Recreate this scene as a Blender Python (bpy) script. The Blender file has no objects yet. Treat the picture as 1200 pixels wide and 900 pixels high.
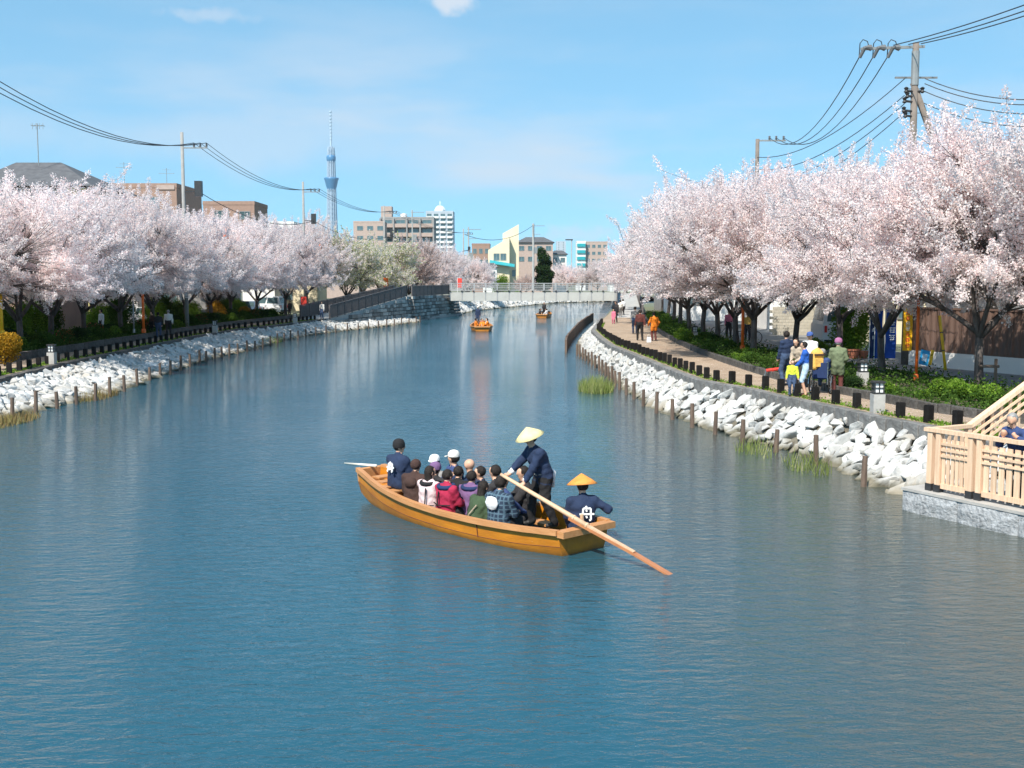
import bpy, bmesh, math, random
import numpy as np
from mathutils import Vector, Matrix, Euler
from math import sin, cos, pi, radians, atan2, sqrt

SC = bpy.context.scene
COL = SC.collection
F_PX = 1287.0            # focal length in photograph pixels (1200 x 900)
CAM_H = 4.65             # eye height above the water
TH = math.atan(120.0 / F_PX)
HAZE = 5.0e-5             # density of the air
RNG = np.random.default_rng(7)
random.seed(7)

# ------------------------------------------------------------------ camera
cam_d = bpy.data.cameras.new('camera')
cam = bpy.data.objects.new('camera', cam_d); COL.objects.link(cam)
cam.location = (0, 0, CAM_H)
cam.rotation_euler = (pi / 2 - TH, 0, 0)
cam_d.sensor_width = 36.0
cam_d.lens = F_PX / 1200.0 * 36.0
cam_d.clip_start = 0.1
cam_d.clip_end = 30000
SC.camera = cam

# ------------------------------------------------------------------ sky and sun
SUN_EL, SUN_AZ = radians(49), radians(28)      # azimuth: from behind the camera towards the left
sun_from = Vector((-sin(SUN_AZ) * cos(SUN_EL), -cos(SUN_AZ) * cos(SUN_EL), sin(SUN_EL)))
W = bpy.data.worlds.new('World'); SC.world = W; W.use_nodes = True
nt = W.node_tree; nt.nodes.clear()
wo = nt.nodes.new('ShaderNodeOutputWorld'); bg = nt.nodes.new('ShaderNodeBackground')
sky = nt.nodes.new('ShaderNodeTexSky'); sky.sky_type = 'NISHITA'; sky.sun_disc = False
sky.sun_elevation = SUN_EL
sky.sun_rotation = atan2(sun_from.x, sun_from.y)
sky.altitude = 0; sky.air_density = 1.0; sky.dust_density = 0.2; sky.ozone_density = 1.6
bg.inputs['Strength'].default_value = 0.132
# thin clouds in the sky: a veil of streaks low over the town and one small puff high up
tc = nt.nodes.new('ShaderNodeTexCoord')
lift = nt.nodes.new('ShaderNodeVectorMath'); lift.operation = 'MULTIPLY_ADD'      # clear spring air: the deep blue reaches low
lift.inputs[1].default_value = (1, 1, .95); lift.inputs[2].default_value = (0, 0, .22)
nrm_ = nt.nodes.new('ShaderNodeVectorMath'); nrm_.operation = 'NORMALIZE'
nt.links.new(tc.outputs['Generated'], lift.inputs[0]); nt.links.new(lift.outputs[0], nrm_.inputs[0]); nt.links.new(nrm_.outputs[0], sky.inputs[0])
sepx = nt.nodes.new('ShaderNodeSeparateXYZ'); nt.links.new(tc.outputs['Generated'], sepx.inputs[0])
def wmath(op, a, b=None, c=None):
    n = nt.nodes.new('ShaderNodeMath'); n.operation = op
    for i, v in enumerate((a, b, c)):
        if v is None: continue
        if isinstance(v, (int, float)): n.inputs[i].default_value = v
        else: nt.links.new(v, n.inputs[i])
    return n.outputs[0]
def wrange(v, a, b, c=0.0, d=1.0):
    n = nt.nodes.new('ShaderNodeMapRange'); n.interpolation_type = 'SMOOTHSTEP'
    nt.links.new(v, n.inputs[0])
    for i, q in enumerate((a, b, c, d)): n.inputs[i + 1].default_value = q
    return n.outputs[0]
zc = wmath('MAXIMUM', sepx.outputs[2], 0.02)
mp = nt.nodes.new('ShaderNodeMapping'); mp.inputs['Scale'].default_value = (2.0, 2.0, 9.0)
nt.links.new(tc.outputs['Generated'], mp.inputs[0])
nz = nt.nodes.new('ShaderNodeTexNoise'); nz.inputs['Scale'].default_value = 1.6; nz.inputs['Detail'].default_value = 5
nz.inputs['Roughness'].default_value = 0.55
nt.links.new(mp.outputs[0], nz.inputs['Vector'])
veil = wrange(nz.outputs[0], 0.42, 0.78)
band = wmath('MULTIPLY', wrange(sepx.outputs[2], 0.0, 0.06), wrange(sepx.outputs[2], 0.30, 0.10))
veil = wmath('MULTIPLY', wmath('MULTIPLY', veil, band), 0.8)
# the small puffs: directions in the world (unit vectors), soft radius
def puff(px, py, rx, rz, amt, seed):
    d = Vector(((px - 600) / F_PX, 1.0, -(py - 330) / F_PX)).normalized()
    cb = nt.nodes.new('ShaderNodeVectorMath'); cb.operation = 'SUBTRACT'
    nt.links.new(tc.outputs['Generated'], cb.inputs[0]); cb.inputs[1].default_value = d
    sc_ = nt.nodes.new('ShaderNodeVectorMath'); sc_.operation = 'MULTIPLY'
    nt.links.new(cb.outputs[0], sc_.inputs[0]); sc_.inputs[1].default_value = (1 / rx, 1 / rx, 1 / rz)
    ln = nt.nodes.new('ShaderNodeVectorMath'); ln.operation = 'LENGTH'; nt.links.new(sc_.outputs[0], ln.inputs[0])
    n2 = nt.nodes.new('ShaderNodeTexNoise'); n2.inputs['Scale'].default_value = 60 + seed; n2.inputs['Detail'].default_value = 4
    nt.links.new(tc.outputs['Generated'], n2.inputs['Vector'])
    e = wmath('ADD', ln.outputs['Value'], wmath('MULTIPLY', wmath('SUBTRACT', n2.outputs[0], 0.5), 1.6))
    return wmath('MULTIPLY', wrange(e, 1.0, 0.15), amt)
cl = wmath('MAXIMUM', veil, puff(530, 12, 0.026, 0.014, 0.85, 0))
cl = wmath('MAXIMUM', cl, puff(250, 165, .30, .035, .42, -50))
cl = wmath('MAXIMUM', cl, puff(500, 180, .12, .03, .40, -44))
cl = wmath('MAXIMUM', cl, puff(255, 27, 0.05, 0.008, 0.4, 7))
cl = wmath('MAXIMUM', cl, puff(675, 275, 0.05, 0.012, 0.45, 13))
tint = nt.nodes.new('ShaderNodeMixRGB'); tint.blend_type = 'MULTIPLY'; tint.inputs[0].default_value = 1.0
nt.links.new(sky.outputs[0], tint.inputs[1]); tint.inputs[2].default_value = (0.80, 1.13, 1.02, 1)
cmix = nt.nodes.new('ShaderNodeMixRGB'); nt.links.new(cl, cmix.inputs[0])
nt.links.new(tint.outputs[0], cmix.inputs[1]); cmix.inputs[2].default_value = (3.3, 3.55, 3.9, 1)
nt.links.new(cmix.outputs[0], bg.inputs['Color']); nt.links.new(bg.outputs[0], wo.inputs['Surface'])

sl = bpy.data.lights.new('sun', 'SUN'); sun = bpy.data.objects.new('sun', sl); COL.objects.link(sun)
sl.energy = 4.3; sl.angle = radians(0.53); sl.color = (1.0, 0.935, 0.84)
sun.rotation_euler = (-sun_from).to_track_quat('-Z', 'Y').to_euler()
sun.location = (0, 0, 60)

vs = SC.view_settings
SC.display_settings.display_device = 'sRGB'
vs.view_transform = 'Standard'; vs.look = 'None'; vs.exposure = 0.85; vs.gamma = 1.0; vs.use_curve_mapping = False
SC.render.engine = 'CYCLES'
SC.cycles.max_bounces = 10; SC.cycles.diffuse_bounces = 6; SC.cycles.transparent_max_bounces = 8
SC.cycles.volume_bounces = 0; SC.cycles.caustics_reflective = False; SC.cycles.caustics_refractive = False

# ------------------------------------------------------------------ helpers
def ray(px, py):
    x, y = (px - 600) / F_PX, -(py - 450) / F_PX
    return Vector((x, cos(TH) + y * sin(TH), -sin(TH) + y * cos(TH)))
def G(px, py, z=0.0):                       # photograph point on the level z
    r = ray(px, py); t = (z - CAM_H) / r.z
    return Vector((r.x * t, r.y * t, z))
def D(px, py, y):                           # photograph point at the distance y
    r = ray(px, py); t = y / r.y
    return Vector((r.x * t, y, CAM_H + r.z * t))

class MB:
    def __init__(s): s.v = []; s.f = []; s.m = []; s.mi = 0
    def add(s, vs, fs):
        o = len(s.v); s.v += [tuple(p) for p in vs]; s.f += [[i + o for i in f] for f in fs]; s.m += [s.mi] * len(fs)
        return s
    def box(s, c, d, rz=0.0, R=None):
        x, y, z = d[0] / 2, d[1] / 2, d[2] / 2
        P = [Vector(p) for p in ((-x, -y, -z), (x, -y, -z), (x, y, -z), (-x, y, -z), (-x, -y, z), (x, -y, z), (x, y, z), (-x, y, z))]
        if R is None: R = Matrix.Rotation(rz, 3, 'Z')
        c = Vector(c)
        return s.add([R @ p + c for p in P], [(0, 3, 2, 1), (4, 5, 6, 7), (0, 1, 5, 4), (1, 2, 6, 5), (2, 3, 7, 6), (3, 0, 4, 7)])
    def bar(s, a, b, w, h, up=(0, 0, 1)):   # box beam from a to b
        a, b = Vector(a), Vector(b); d = (b - a); L = d.length; d.normalize()
        x = d.cross(Vector(up))
        if x.length < 1e-4: x = d.cross(Vector((1, 0, 0)))
        x.normalize(); u = x.cross(d)
        R = Matrix((x, d, u)).transposed()
        return s.box((a + b) / 2, (w, L, h), R=R)
    def tube(s, pts, rad, n=8, cap=True):
        pts = [Vector(p) for p in pts]; k = len(pts)
        if isinstance(rad, (int, float)): rad = [rad] * k
        vs = []; ref = None
        for i, p in enumerate(pts):
            t = (pts[min(i + 1, k - 1)] - pts[max(i - 1, 0)])
            if t.length < 1e-6: t = Vector((0, 0, 1))
            t.normalize()
            if ref is None: ref = Vector((1, 0, 0)) if abs(t.x) < .9 else Vector((0, 1, 0))
            u = (ref - t * ref.dot(t)).normalized(); ref = u; w = t.cross(u)
            for j in range(n):
                a = 2 * pi * j / n
                vs.append(p + (u * cos(a) + w * sin(a)) * rad[i])
        fs = [(i * n + j, i * n + (j + 1) % n, (i + 1) * n + (j + 1) % n, (i + 1) * n + j) for i in range(k - 1) for j in range(n)]
        if cap: fs += [list(range(n))[::-1], [(k - 1) * n + j for j in range(n)]]
        return s.add(vs, fs)
    def lathe(s, prof, n=16, c=(0, 0, 0), R=None):
        c = Vector(c); vs = []
        for r, z in prof:
            for j in range(n):
                a = 2 * pi * j / n; p = Vector((r * cos(a), r * sin(a), z))
                vs.append((R @ p if R else p) + c)
        k = len(prof)
        fs = [(i * n + j, i * n + (j + 1) % n, (i + 1) * n + (j + 1) % n, (i + 1) * n + j) for i in range(k - 1) for j in range(n)]
        return s.add(vs, fs)
    def quad(s, *p): return s.add(p, [list(range(len(p)))])
    def prism(s, poly, z0, z1):             # polygon (x, y) extruded upwards, counter-clockwise
        n = len(poly)
        vs = [(x, y, z0) for x, y in poly] + [(x, y, z1) for x, y in poly]
        return s.add(vs, [list(range(n))[::-1], list(range(n, 2 * n))] + [(i, (i + 1) % n, n + (i + 1) % n, n + i) for i in range(n)])
    def mesh(s, name='m', mats=(), smooth=False):
        me = bpy.data.meshes.new(name); me.from_pydata(s.v, [], s.f)
        for m in (mats if isinstance(mats, (list, tuple)) else [mats]): me.materials.append(m)
        if any(s.m): me.polygons.foreach_set('material_index', s.m)
        if smooth: me.polygons.foreach_set('use_smooth', [True] * len(s.f))
        me.update(); return me

def link(name, data, parent=None, loc=(0, 0, 0), rz=0.0):
    o = bpy.data.objects.new(name, data); COL.objects.link(o)
    o.location = loc; o.rotation_euler = (0, 0, rz)
    if parent: o.parent = parent
    return o
def tag(o, label=None, cat=None, group=None, kind=None):
    if label: o['label'] = label
    if cat: o['category'] = cat
    if group: o['group'] = group
    if kind: o['kind'] = kind
    return o
def thing(name, label, cat, loc=(0, 0, 0), rz=0.0, group=None):
    o = link(name, None, None, loc, rz); o.empty_display_size = .2
    return tag(o, label, cat, group)
def part(parent, name, mb, mats, smooth=False, label=None, kind=None, loc=(0, 0, 0), rz=0):
    me = mb if isinstance(mb, bpy.types.Mesh) else mb.mesh(name, mats, smooth)
    return tag(link(name, me, parent, loc, rz), label, None, None, kind)
def single(name, mb, mats, label, cat, loc=(0, 0, 0), rz=0.0, group=None, smooth=False):
    me = mb if isinstance(mb, bpy.types.Mesh) else mb.mesh(name, mats, smooth)
    return tag(link(name, me, None, loc, rz), label, cat, group)
def struct(name, mb, mats, kind='structure', smooth=False):
    return tag(link(name, mb.mesh(name, mats, smooth)), None, None, None, kind)
def copy_tree(o, parent=None):
    c = o.copy(); COL.objects.link(c); c.parent = parent
    for ch in o.children: copy_tree(ch, c)
    return c

# ------------------------------------------------------------------ materials
def mat(name, c1, c2=None, scale=4.0, rough=0.8, bump=0.0, bscale=None, metal=0.0, spec=0.4, stretch=None, rnd=0.0, detail=5.0):
    m = bpy.data.materials.new(name); m.use_nodes = True
    n = m.node_tree.nodes; l = m.node_tree.links; b = n['Principled BSDF']
    b.inputs['Roughness'].default_value = rough; b.inputs['Metallic'].default_value = metal
    b.inputs['Specular IOR Level'].default_value = spec
    b.inputs['Base Color'].default_value = (*c1, 1)
    if c2 is None: c2 = tuple(x * 0.8 for x in c1)
    t = n.new('ShaderNodeTexCoord'); mpn = n.new('ShaderNodeMapping')
    l.new(t.outputs['Object'], mpn.inputs[0])
    if stretch: mpn.inputs['Scale'].default_value = stretch
    nz = n.new('ShaderNodeTexNoise'); nz.inputs['Scale'].default_value = scale; nz.inputs['Detail'].default_value = detail
    nz.inputs['Roughness'].default_value = 0.6
    l.new(mpn.outputs[0], nz.inputs['Vector'])
    cr = n.new('ShaderNodeValToRGB'); cr.color_ramp.elements[0].position = .32; cr.color_ramp.elements[1].position = .68
    cr.color_ramp.elements[0].color = (*c1, 1); cr.color_ramp.elements[1].color = (*c2, 1)
    l.new(nz.outputs[0], cr.inputs[0]); out = cr.outputs[0]
    if rnd:
        oi = n.new('ShaderNodeObjectInfo'); mr = n.new('ShaderNodeMapRange')
        l.new(oi.outputs['Random'], mr.inputs[0]); mr.inputs[3].default_value = 1 - rnd; mr.inputs[4].default_value = 1 + rnd * .5
        hv = n.new('ShaderNodeHueSaturation'); l.new(mr.outputs[0], hv.inputs['Value']); l.new(out, hv.inputs['Color']); out = hv.outputs[0]
    l.new(out, b.inputs['Base Color'])
    if bump:
        n2 = n.new('ShaderNodeTexNoise'); n2.inputs['Scale'].default_value = bscale or scale * 4; n2.inputs['Detail'].default_value = 6
        l.new(mpn.outputs[0], n2.inputs['Vector'])
        bp = n.new('ShaderNodeBump'); bp.inputs['Strength'].default_value = bump; bp.inputs['Distance'].default_value = .05
        l.new(n2.outputs[0], bp.inputs['Height']); l.new(bp.outputs[0], b.inputs['Normal'])
    return m

def leafmat(name, stops, trans=0.4, rough=0.6, rnd=0.12):
    # leaf or petal: diffuse plus translucent; the colour of each leaf from the 'tint' attribute
    m = bpy.data.materials.new(name); m.use_nodes = True
    n = m.node_tree.nodes; l = m.node_tree.links; n.clear()
    o = n.new('ShaderNodeOutputMaterial'); a = n.new('ShaderNodeAttribute'); a.attribute_name = 'tint'
    cr = n.new('ShaderNodeValToRGB'); e = cr.color_ramp.elements
    while len(e) < len(stops): e.new(0.5)
    for i, (p, c) in enumerate(stops): e[i].position = p; e[i].color = (*c, 1)
    l.new(a.outputs['Fac'], cr.inputs[0])
    oi = n.new('ShaderNodeObjectInfo'); mr = n.new('ShaderNodeMapRange')
    l.new(oi.outputs['Random'], mr.inputs[0]); mr.inputs[3].default_value = 1 - rnd; mr.inputs[4].default_value = 1 + rnd * .4
    hv = n.new('ShaderNodeHueSaturation'); l.new(mr.outputs[0], hv.inputs['Value']); l.new(cr.outputs[0], hv.inputs['Color'])
    d = n.new('ShaderNodeBsdfDiffuse'); t = n.new('ShaderNodeBsdfTranslucent'); mx = n.new('ShaderNodeMixShader')
    l.new(hv.outputs[0], d.inputs[0]); l.new(hv.outputs[0], t.inputs[0]); mx.inputs[0].default_value = trans
    l.new(d.outputs[0], mx.inputs[1]); l.new(t.outputs[0], mx.inputs[2]); l.new(mx.outputs[0], o.inputs[0])
    return m

M = {}
M['blossom'] = leafmat('blossom', [(0, (.85, .57, .56)), (.2, (.94, .79, .775)), (.55, (.97, .88, .86)), (1, (.975, .93, .91))], .58)
M['blossom_green'] = leafmat('blossom_green', [(0, (.30, .38, .10)), (.35, (.50, .54, .22)), (.5, (.82, .72, .68)), (1, (.93, .88, .85))], .55)
M['blossom_dusty'] = leafmat('blossom_dusty', [(0, (.46, .32, .24)), (.4, (.66, .50, .45)), (1, (.84, .72, .69))], .5)
M['leaf'] = leafmat('leaf', [(0, (.02, .045, .012)), (.5, (.055, .11, .02)), (1, (.12, .20, .04))], .35)
M['leaf_dark'] = leafmat('leaf_dark', [(0, (.014, .03, .012)), (.6, (.03, .06, .02)), (1, (.06, .10, .03))], .25)
M['leaf_bright'] = leafmat('leaf_bright', [(0, (.06, .12, .015)), (.5, (.14, .25, .03)), (1, (.26, .38, .06))], .4)
M['leaf_orange'] = leafmat('leaf_orange', [(0, (.16, .10, .012)), (.5, (.42, .22, .02)), (1, (.55, .33, .05))], .35)
M['leaf_flower'] = leafmat('leaf_flower', [(0, (.02, .045, .012)), (.72, (.07, .13, .03)), (.8, (.45, .05, .03)), (1, (.6, .2, .12))], .3)
M['reed'] = leafmat('reed', [(0, (.10, .14, .03)), (.6, (.25, .30, .09)), (1, (.42, .40, .20))], .35)
M['reed_dry'] = leafmat('reed_dry', [(0, (.16, .10, .04)), (.6, (.32, .23, .10)), (1, (.30, .30, .10))], .3)
M['bark'] = mat('bark', (.045, .036, .032), (.12, .10, .09), 6, .9, .5, 18, stretch=(1, 1, .3))
M['stone_white'] = mat('stone_white', (.66, .65, .625), (.42, .415, .40), 2.0, .9, .6, 8, rnd=.36)
M['slope_earth'] = mat('slope_earth', (.10, .085, .06), (.22, .20, .16), 3, .95, .5)
M['stake'] = mat('stake', (.09, .06, .045), (.17, .12, .09), 8, .9, .4, stretch=(1, 1, .2), rnd=.25)
M['bollard'] = mat('bollard', (.008, .007, .007), (.018, .016, .015), 9, .8, .2, rnd=.2, spec=.15)
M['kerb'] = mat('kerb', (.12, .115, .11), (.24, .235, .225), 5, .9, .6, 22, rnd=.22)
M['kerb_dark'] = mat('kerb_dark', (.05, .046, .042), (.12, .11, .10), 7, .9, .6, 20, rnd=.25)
M['path'] = mat('path', (.27, .195, .135), (.37, .285, .205), 1.1, .95, .4, 30, detail=9)
M['asphalt'] = mat('asphalt', (.16, .16, .16), (.24, .24, .235), 1.2, .95, .2, 40)
M['soil'] = mat('soil', (.06, .05, .035), (.12, .11, .06), 3, .95, .5)
M['ground'] = mat('ground', (.16, .15, .12), (.12, .15, .07), .4, .95)
M['grey_stone'] = mat('grey_stone', (.20, .205, .21), (.42, .43, .44), 9, .85, 1.0, 16)
M['stone_top'] = mat('stone_top', (.42, .40, .37), (.32, .305, .285), 3, .85, .2)
M['cypress'] = mat('cypress', (.76, .54, .37), (.60, .40, .26), 3, .65, .15, stretch=(7, 7, .5), rnd=.12)
M['iron'] = mat('iron', (.02, .02, .022), (.035, .035, .035), 6, .45, .1, spec=.5)
M['hull'] = mat('hull', (.56, .205, .013), (.40, .135, .010), 1.6, .42, .12, 12, spec=.5, stretch=(4, .5, 3))
M['gunwale'] = mat('gunwale', (.52, .255, .105), (.42, .19, .07), 3, .5, .1, stretch=(5, .6, 5))
M['oarwood'] = mat('oarwood', (.62, .42, .27), (.52, .33, .2), 4, .55, .1, stretch=(4, 4, 4))
M['oarwet'] = mat('oarwet', (.46, .19, .08), (.36, .14, .06), 4, .3, .1)
M['bamboo'] = mat('bamboo', (.78, .74, .64), (.66, .6, .5), 3, .4)
M['concrete'] = mat('concrete', (.42, .41, .39), (.33, .325, .31), 1.5, .9, .15)
M['pole'] = mat('pole', (.20, .165, .14), (.13, .11, .095), 2, .9, .2)
M['pole_grey'] = mat('pole_grey', (.30, .295, .28), (.24, .235, .225), 2, .9, .2)
M['wire'] = mat('wire', (.03, .035, .04), None, 3, .6)
M['insul'] = mat('insul', (.20, .20, .20), (.12, .12, .12), 5, .4)
M['bridge_panel'] = mat('bridge_panel', (.46, .455, .42), (.38, .375, .35), .8, .8, .05)
M['bridge_rail'] = mat('bridge_rail', (.36, .365, .37), (.30, .305, .31), 2, .6)
M['ramp_rail'] = mat('ramp_rail', (.085, .075, .075), (.13, .115, .11), 4, .6)
M['masonry'] = mat('masonry', (.20, .195, .185), (.34, .33, .31), 1.2, .9, .5, 8)
M['masonry_pale'] = mat('masonry_pale', (.36, .35, .33), (.46, .45, .42), 1.2, .9, .5, 8)
M['masonry_dark'] = mat('masonry_dark', (.12, .115, .11), (.2, .195, .185), 1.2, .9, .5, 8)
M['plaster_white'] = mat('plaster_white', (.74, .73, .70), (.66, .65, .62), .8, .9, .1)
M['plaster_cream'] = mat('plaster_cream', (.70, .62, .44), (.64, .56, .40), .6, .9)
M['plaster_yellow'] = mat('plaster_yellow', (.62, .56, .24), (.56, .50, .22), .6, .9)
M['plaster_grey'] = mat('plaster_grey', (.30, .29, .28), (.24, .235, .23), .8, .9)
M['brick_brown'] = mat('brick_brown', (.33, .215, .165), (.27, .175, .135), 3, .9, .1)
M['brick_pink'] = mat('brick_pink', (.43, .33, .285), (.36, .28, .24), 2, .9)
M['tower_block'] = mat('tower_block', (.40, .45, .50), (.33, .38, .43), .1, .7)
M['roof_grey'] = mat('roof_grey', (.075, .075, .08), (.12, .12, .125), 2, .75, .2)
M['teal'] = mat('teal', (.02, .33, .36), (.03, .26, .30), 2, .5)
M['glass'] = mat('glass', (.05, .09, .10), (.10, .16, .17), .7, .08, spec=.8)
M['frame'] = mat('frame', (.30, .30, .29), None, 3, .4, metal=.3)
M['wall_brown'] = mat('wall_brown', (.115, .072, .055), (.145, .092, .072), 2, .55, .05, stretch=(1, 1, .3))
M['block'] = mat('block', (.46, .42, .35), (.36, .33, .27), 2, .95, .3, rnd=.1)
M['orange'] = mat('orange', (.75, .14, .015), (.65, .11, .012), 3, .5)
M['yellow'] = mat('yellow', (.85, .50, .02), (.78, .44, .02), 3, .5)
M['sign_yellow'] = mat('sign_yellow', (.86, .46, .01), (.82, .42, .01), 2, .5)
M['sign_red'] = mat('sign_red', (.72, .06, .04), None, 3, .6)
M['blue'] = mat('blue', (.012, .07, .36), (.01, .055, .28), 3, .8)
M['navy_cloth'] = mat('navy_cloth', (.012, .03, .10), (.01, .022, .07), 3, .85)
M['sky_blue'] = mat('sky_blue', (.02, .34, .68), None, 3, .5)
M['white'] = mat('white', (.80, .80, .78), (.74, .74, .72), 3, .6)
M['carpaint'] = mat('carpaint', (.72, .73, .73), (.70, .71, .71), 1, .25, spec=.6)
M['carblue'] = mat('carblue', (.10, .16, .24), None, 1, .25, spec=.6)
M['rubber'] = mat('rubber', (.015, .015, .015), None, 3, .8)
M['chrome'] = mat('chrome', (.6, .6, .6), None, 3, .25, metal=.9)
M['pot'] = mat('pot', (.36, .13, .07), (.28, .10, .06), 6, .85)
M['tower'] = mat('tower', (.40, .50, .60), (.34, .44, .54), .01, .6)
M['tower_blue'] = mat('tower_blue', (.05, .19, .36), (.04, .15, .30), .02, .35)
# skin, hair, cloth
M['skin'] = mat('skin', (.58, .34, .23), (.52, .29, .19), 6, .55)
M['hair'] = mat('hair', (.010, .008, .007), (.028, .02, .016), 22, .7, .4, 60, spec=.25)
M['hair_grey'] = mat('hair_grey', (.16, .155, .15), (.30, .29, .28), 18, .6)
M['shoe'] = mat('shoe', (.03, .028, .026), None, 6, .6)
M['straw'] = mat('straw', (.80, .66, .34), (.70, .55, .25), 8, .75, .3, 40)
M['hat_orange'] = mat('hat_orange', (.78, .30, .06), (.66, .22, .04), 8, .75, .3, 40)
def cloth(name, c, k=.78): M[name] = mat(name, c, tuple(x * k for x in c), 7, .9, .45, 11)
for nm, c in dict(happi=(.016, .030, .072), black=(.014, .013, .014), dark=(.03, .028, .03), brown=(.055, .028, .022), pale_pink=(.64, .50, .50),
                  crimson=(.36, .016, .055), purple=(.17, .09, .20), green=(.045, .075, .035), olive=(.15, .18, .10), grey=(.26, .25, .24), beige=(.45, .36, .27),
                  offwhite=(.72, .68, .62), white_c=(.76, .76, .76), royal=(.02, .10, .42), lime=(.60, .66, .05), jeans=(.05, .08, .15), paleblue=(.45, .58, .70),
                  orange_c=(.72, .20, .015), maroon=(.11, .03, .025), yellow_c=(.72, .42, .10), pink=(.62, .17, .25), mauve=(.35, .13, .25), blue_c=(.05, .10, .30),
                  redc=(.55, .04, .03), mint=(.40, .58, .45), shirtblue=(.035, .06, .16)).items(): cloth(nm, c)

def mat_plaid():
    m = mat('plaid', (.02, .035, .06), (.03, .05, .08), 5, .9, .3)
    n = m.node_tree.nodes; l = m.node_tree.links; b = n['Principled BSDF']
    t = n.new('ShaderNodeTexCoord')
    fac = None
    for ax in ('X', 'Z'):
        w = n.new('ShaderNodeTexWave'); w.bands_direction = ax; w.inputs['Scale'].default_value = 4.2; w.inputs['Distortion'].default_value = .6
        l.new(t.outputs['Object'], w.inputs['Vector'])
        r = n.new('ShaderNodeMapRange'); r.inputs[1].default_value = .72; r.inputs[2].default_value = .9; l.new(w.outputs['Fac'], r.inputs[0])
        if fac is None: fac = r.outputs[0]
        else:
            mx = n.new('ShaderNodeMath'); mx.operation = 'MAXIMUM'; l.new(fac, mx.inputs[0]); l.new(r.outputs[0], mx.inputs[1]); fac = mx.outputs[0]
    mc = n.new('ShaderNodeMixRGB'); l.new(fac, mc.inputs[0]); mc.inputs[1].default_value = (.016, .03, .055, 1); mc.inputs[2].default_value = (.07, .12, .16, 1)
    l.new(mc.outputs[0], b.inputs['Base Color']); return m
M['plaid'] = mat_plaid()

def wet_hull(m):
    n = m.node_tree.nodes; l = m.node_tree.links; b = n['Principled BSDF']; src = b.inputs['Base Color'].links[0].from_socket
    t = n.new('ShaderNodeTexCoord'); sp = n.new('ShaderNodeSeparateXYZ'); l.new(t.outputs['Object'], sp.inputs[0])
    q = n.new('ShaderNodeTexNoise'); q.inputs['Scale'].default_value = 5; q.inputs['Detail'].default_value = 5; l.new(t.outputs['Object'], q.inputs['Vector'])
    ad = n.new('ShaderNodeMath'); ad.operation = 'MULTIPLY_ADD'; l.new(q.outputs[0], ad.inputs[0]); ad.inputs[1].default_value = -.09; l.new(sp.outputs[2], ad.inputs[2])
    mr = n.new('ShaderNodeMapRange'); l.new(ad.outputs[0], mr.inputs[0]); mr.inputs[1].default_value = -.04; mr.inputs[2].default_value = .05; mr.inputs[3].default_value = .75; mr.inputs[4].default_value = 0
    mx = n.new('ShaderNodeMixRGB'); l.new(mr.outputs[0], mx.inputs[0]); l.new(src, mx.inputs[1]); mx.inputs[2].default_value = (.13, .06, .012, 1)
    w = n.new('ShaderNodeTexNoise'); w.inputs['Scale'].default_value = 2.2; w.inputs['Detail'].default_value = 9; w.inputs['Roughness'].default_value = .75; l.new(t.outputs['Object'], w.inputs['Vector'])
    m2 = n.new('ShaderNodeMapRange'); l.new(w.outputs[0], m2.inputs[0]); m2.inputs[1].default_value = .5; m2.inputs[2].default_value = .72; m2.inputs[4].default_value = .5
    mx2 = n.new('ShaderNodeMixRGB'); l.new(m2.outputs[0], mx2.inputs[0]); l.new(mx.outputs[0], mx2.inputs[1]); mx2.inputs[2].default_value = (.30, .12, .015, 1); l.new(mx2.outputs[0], b.inputs['Base Color'])
wet_hull(M['hull'])
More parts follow.
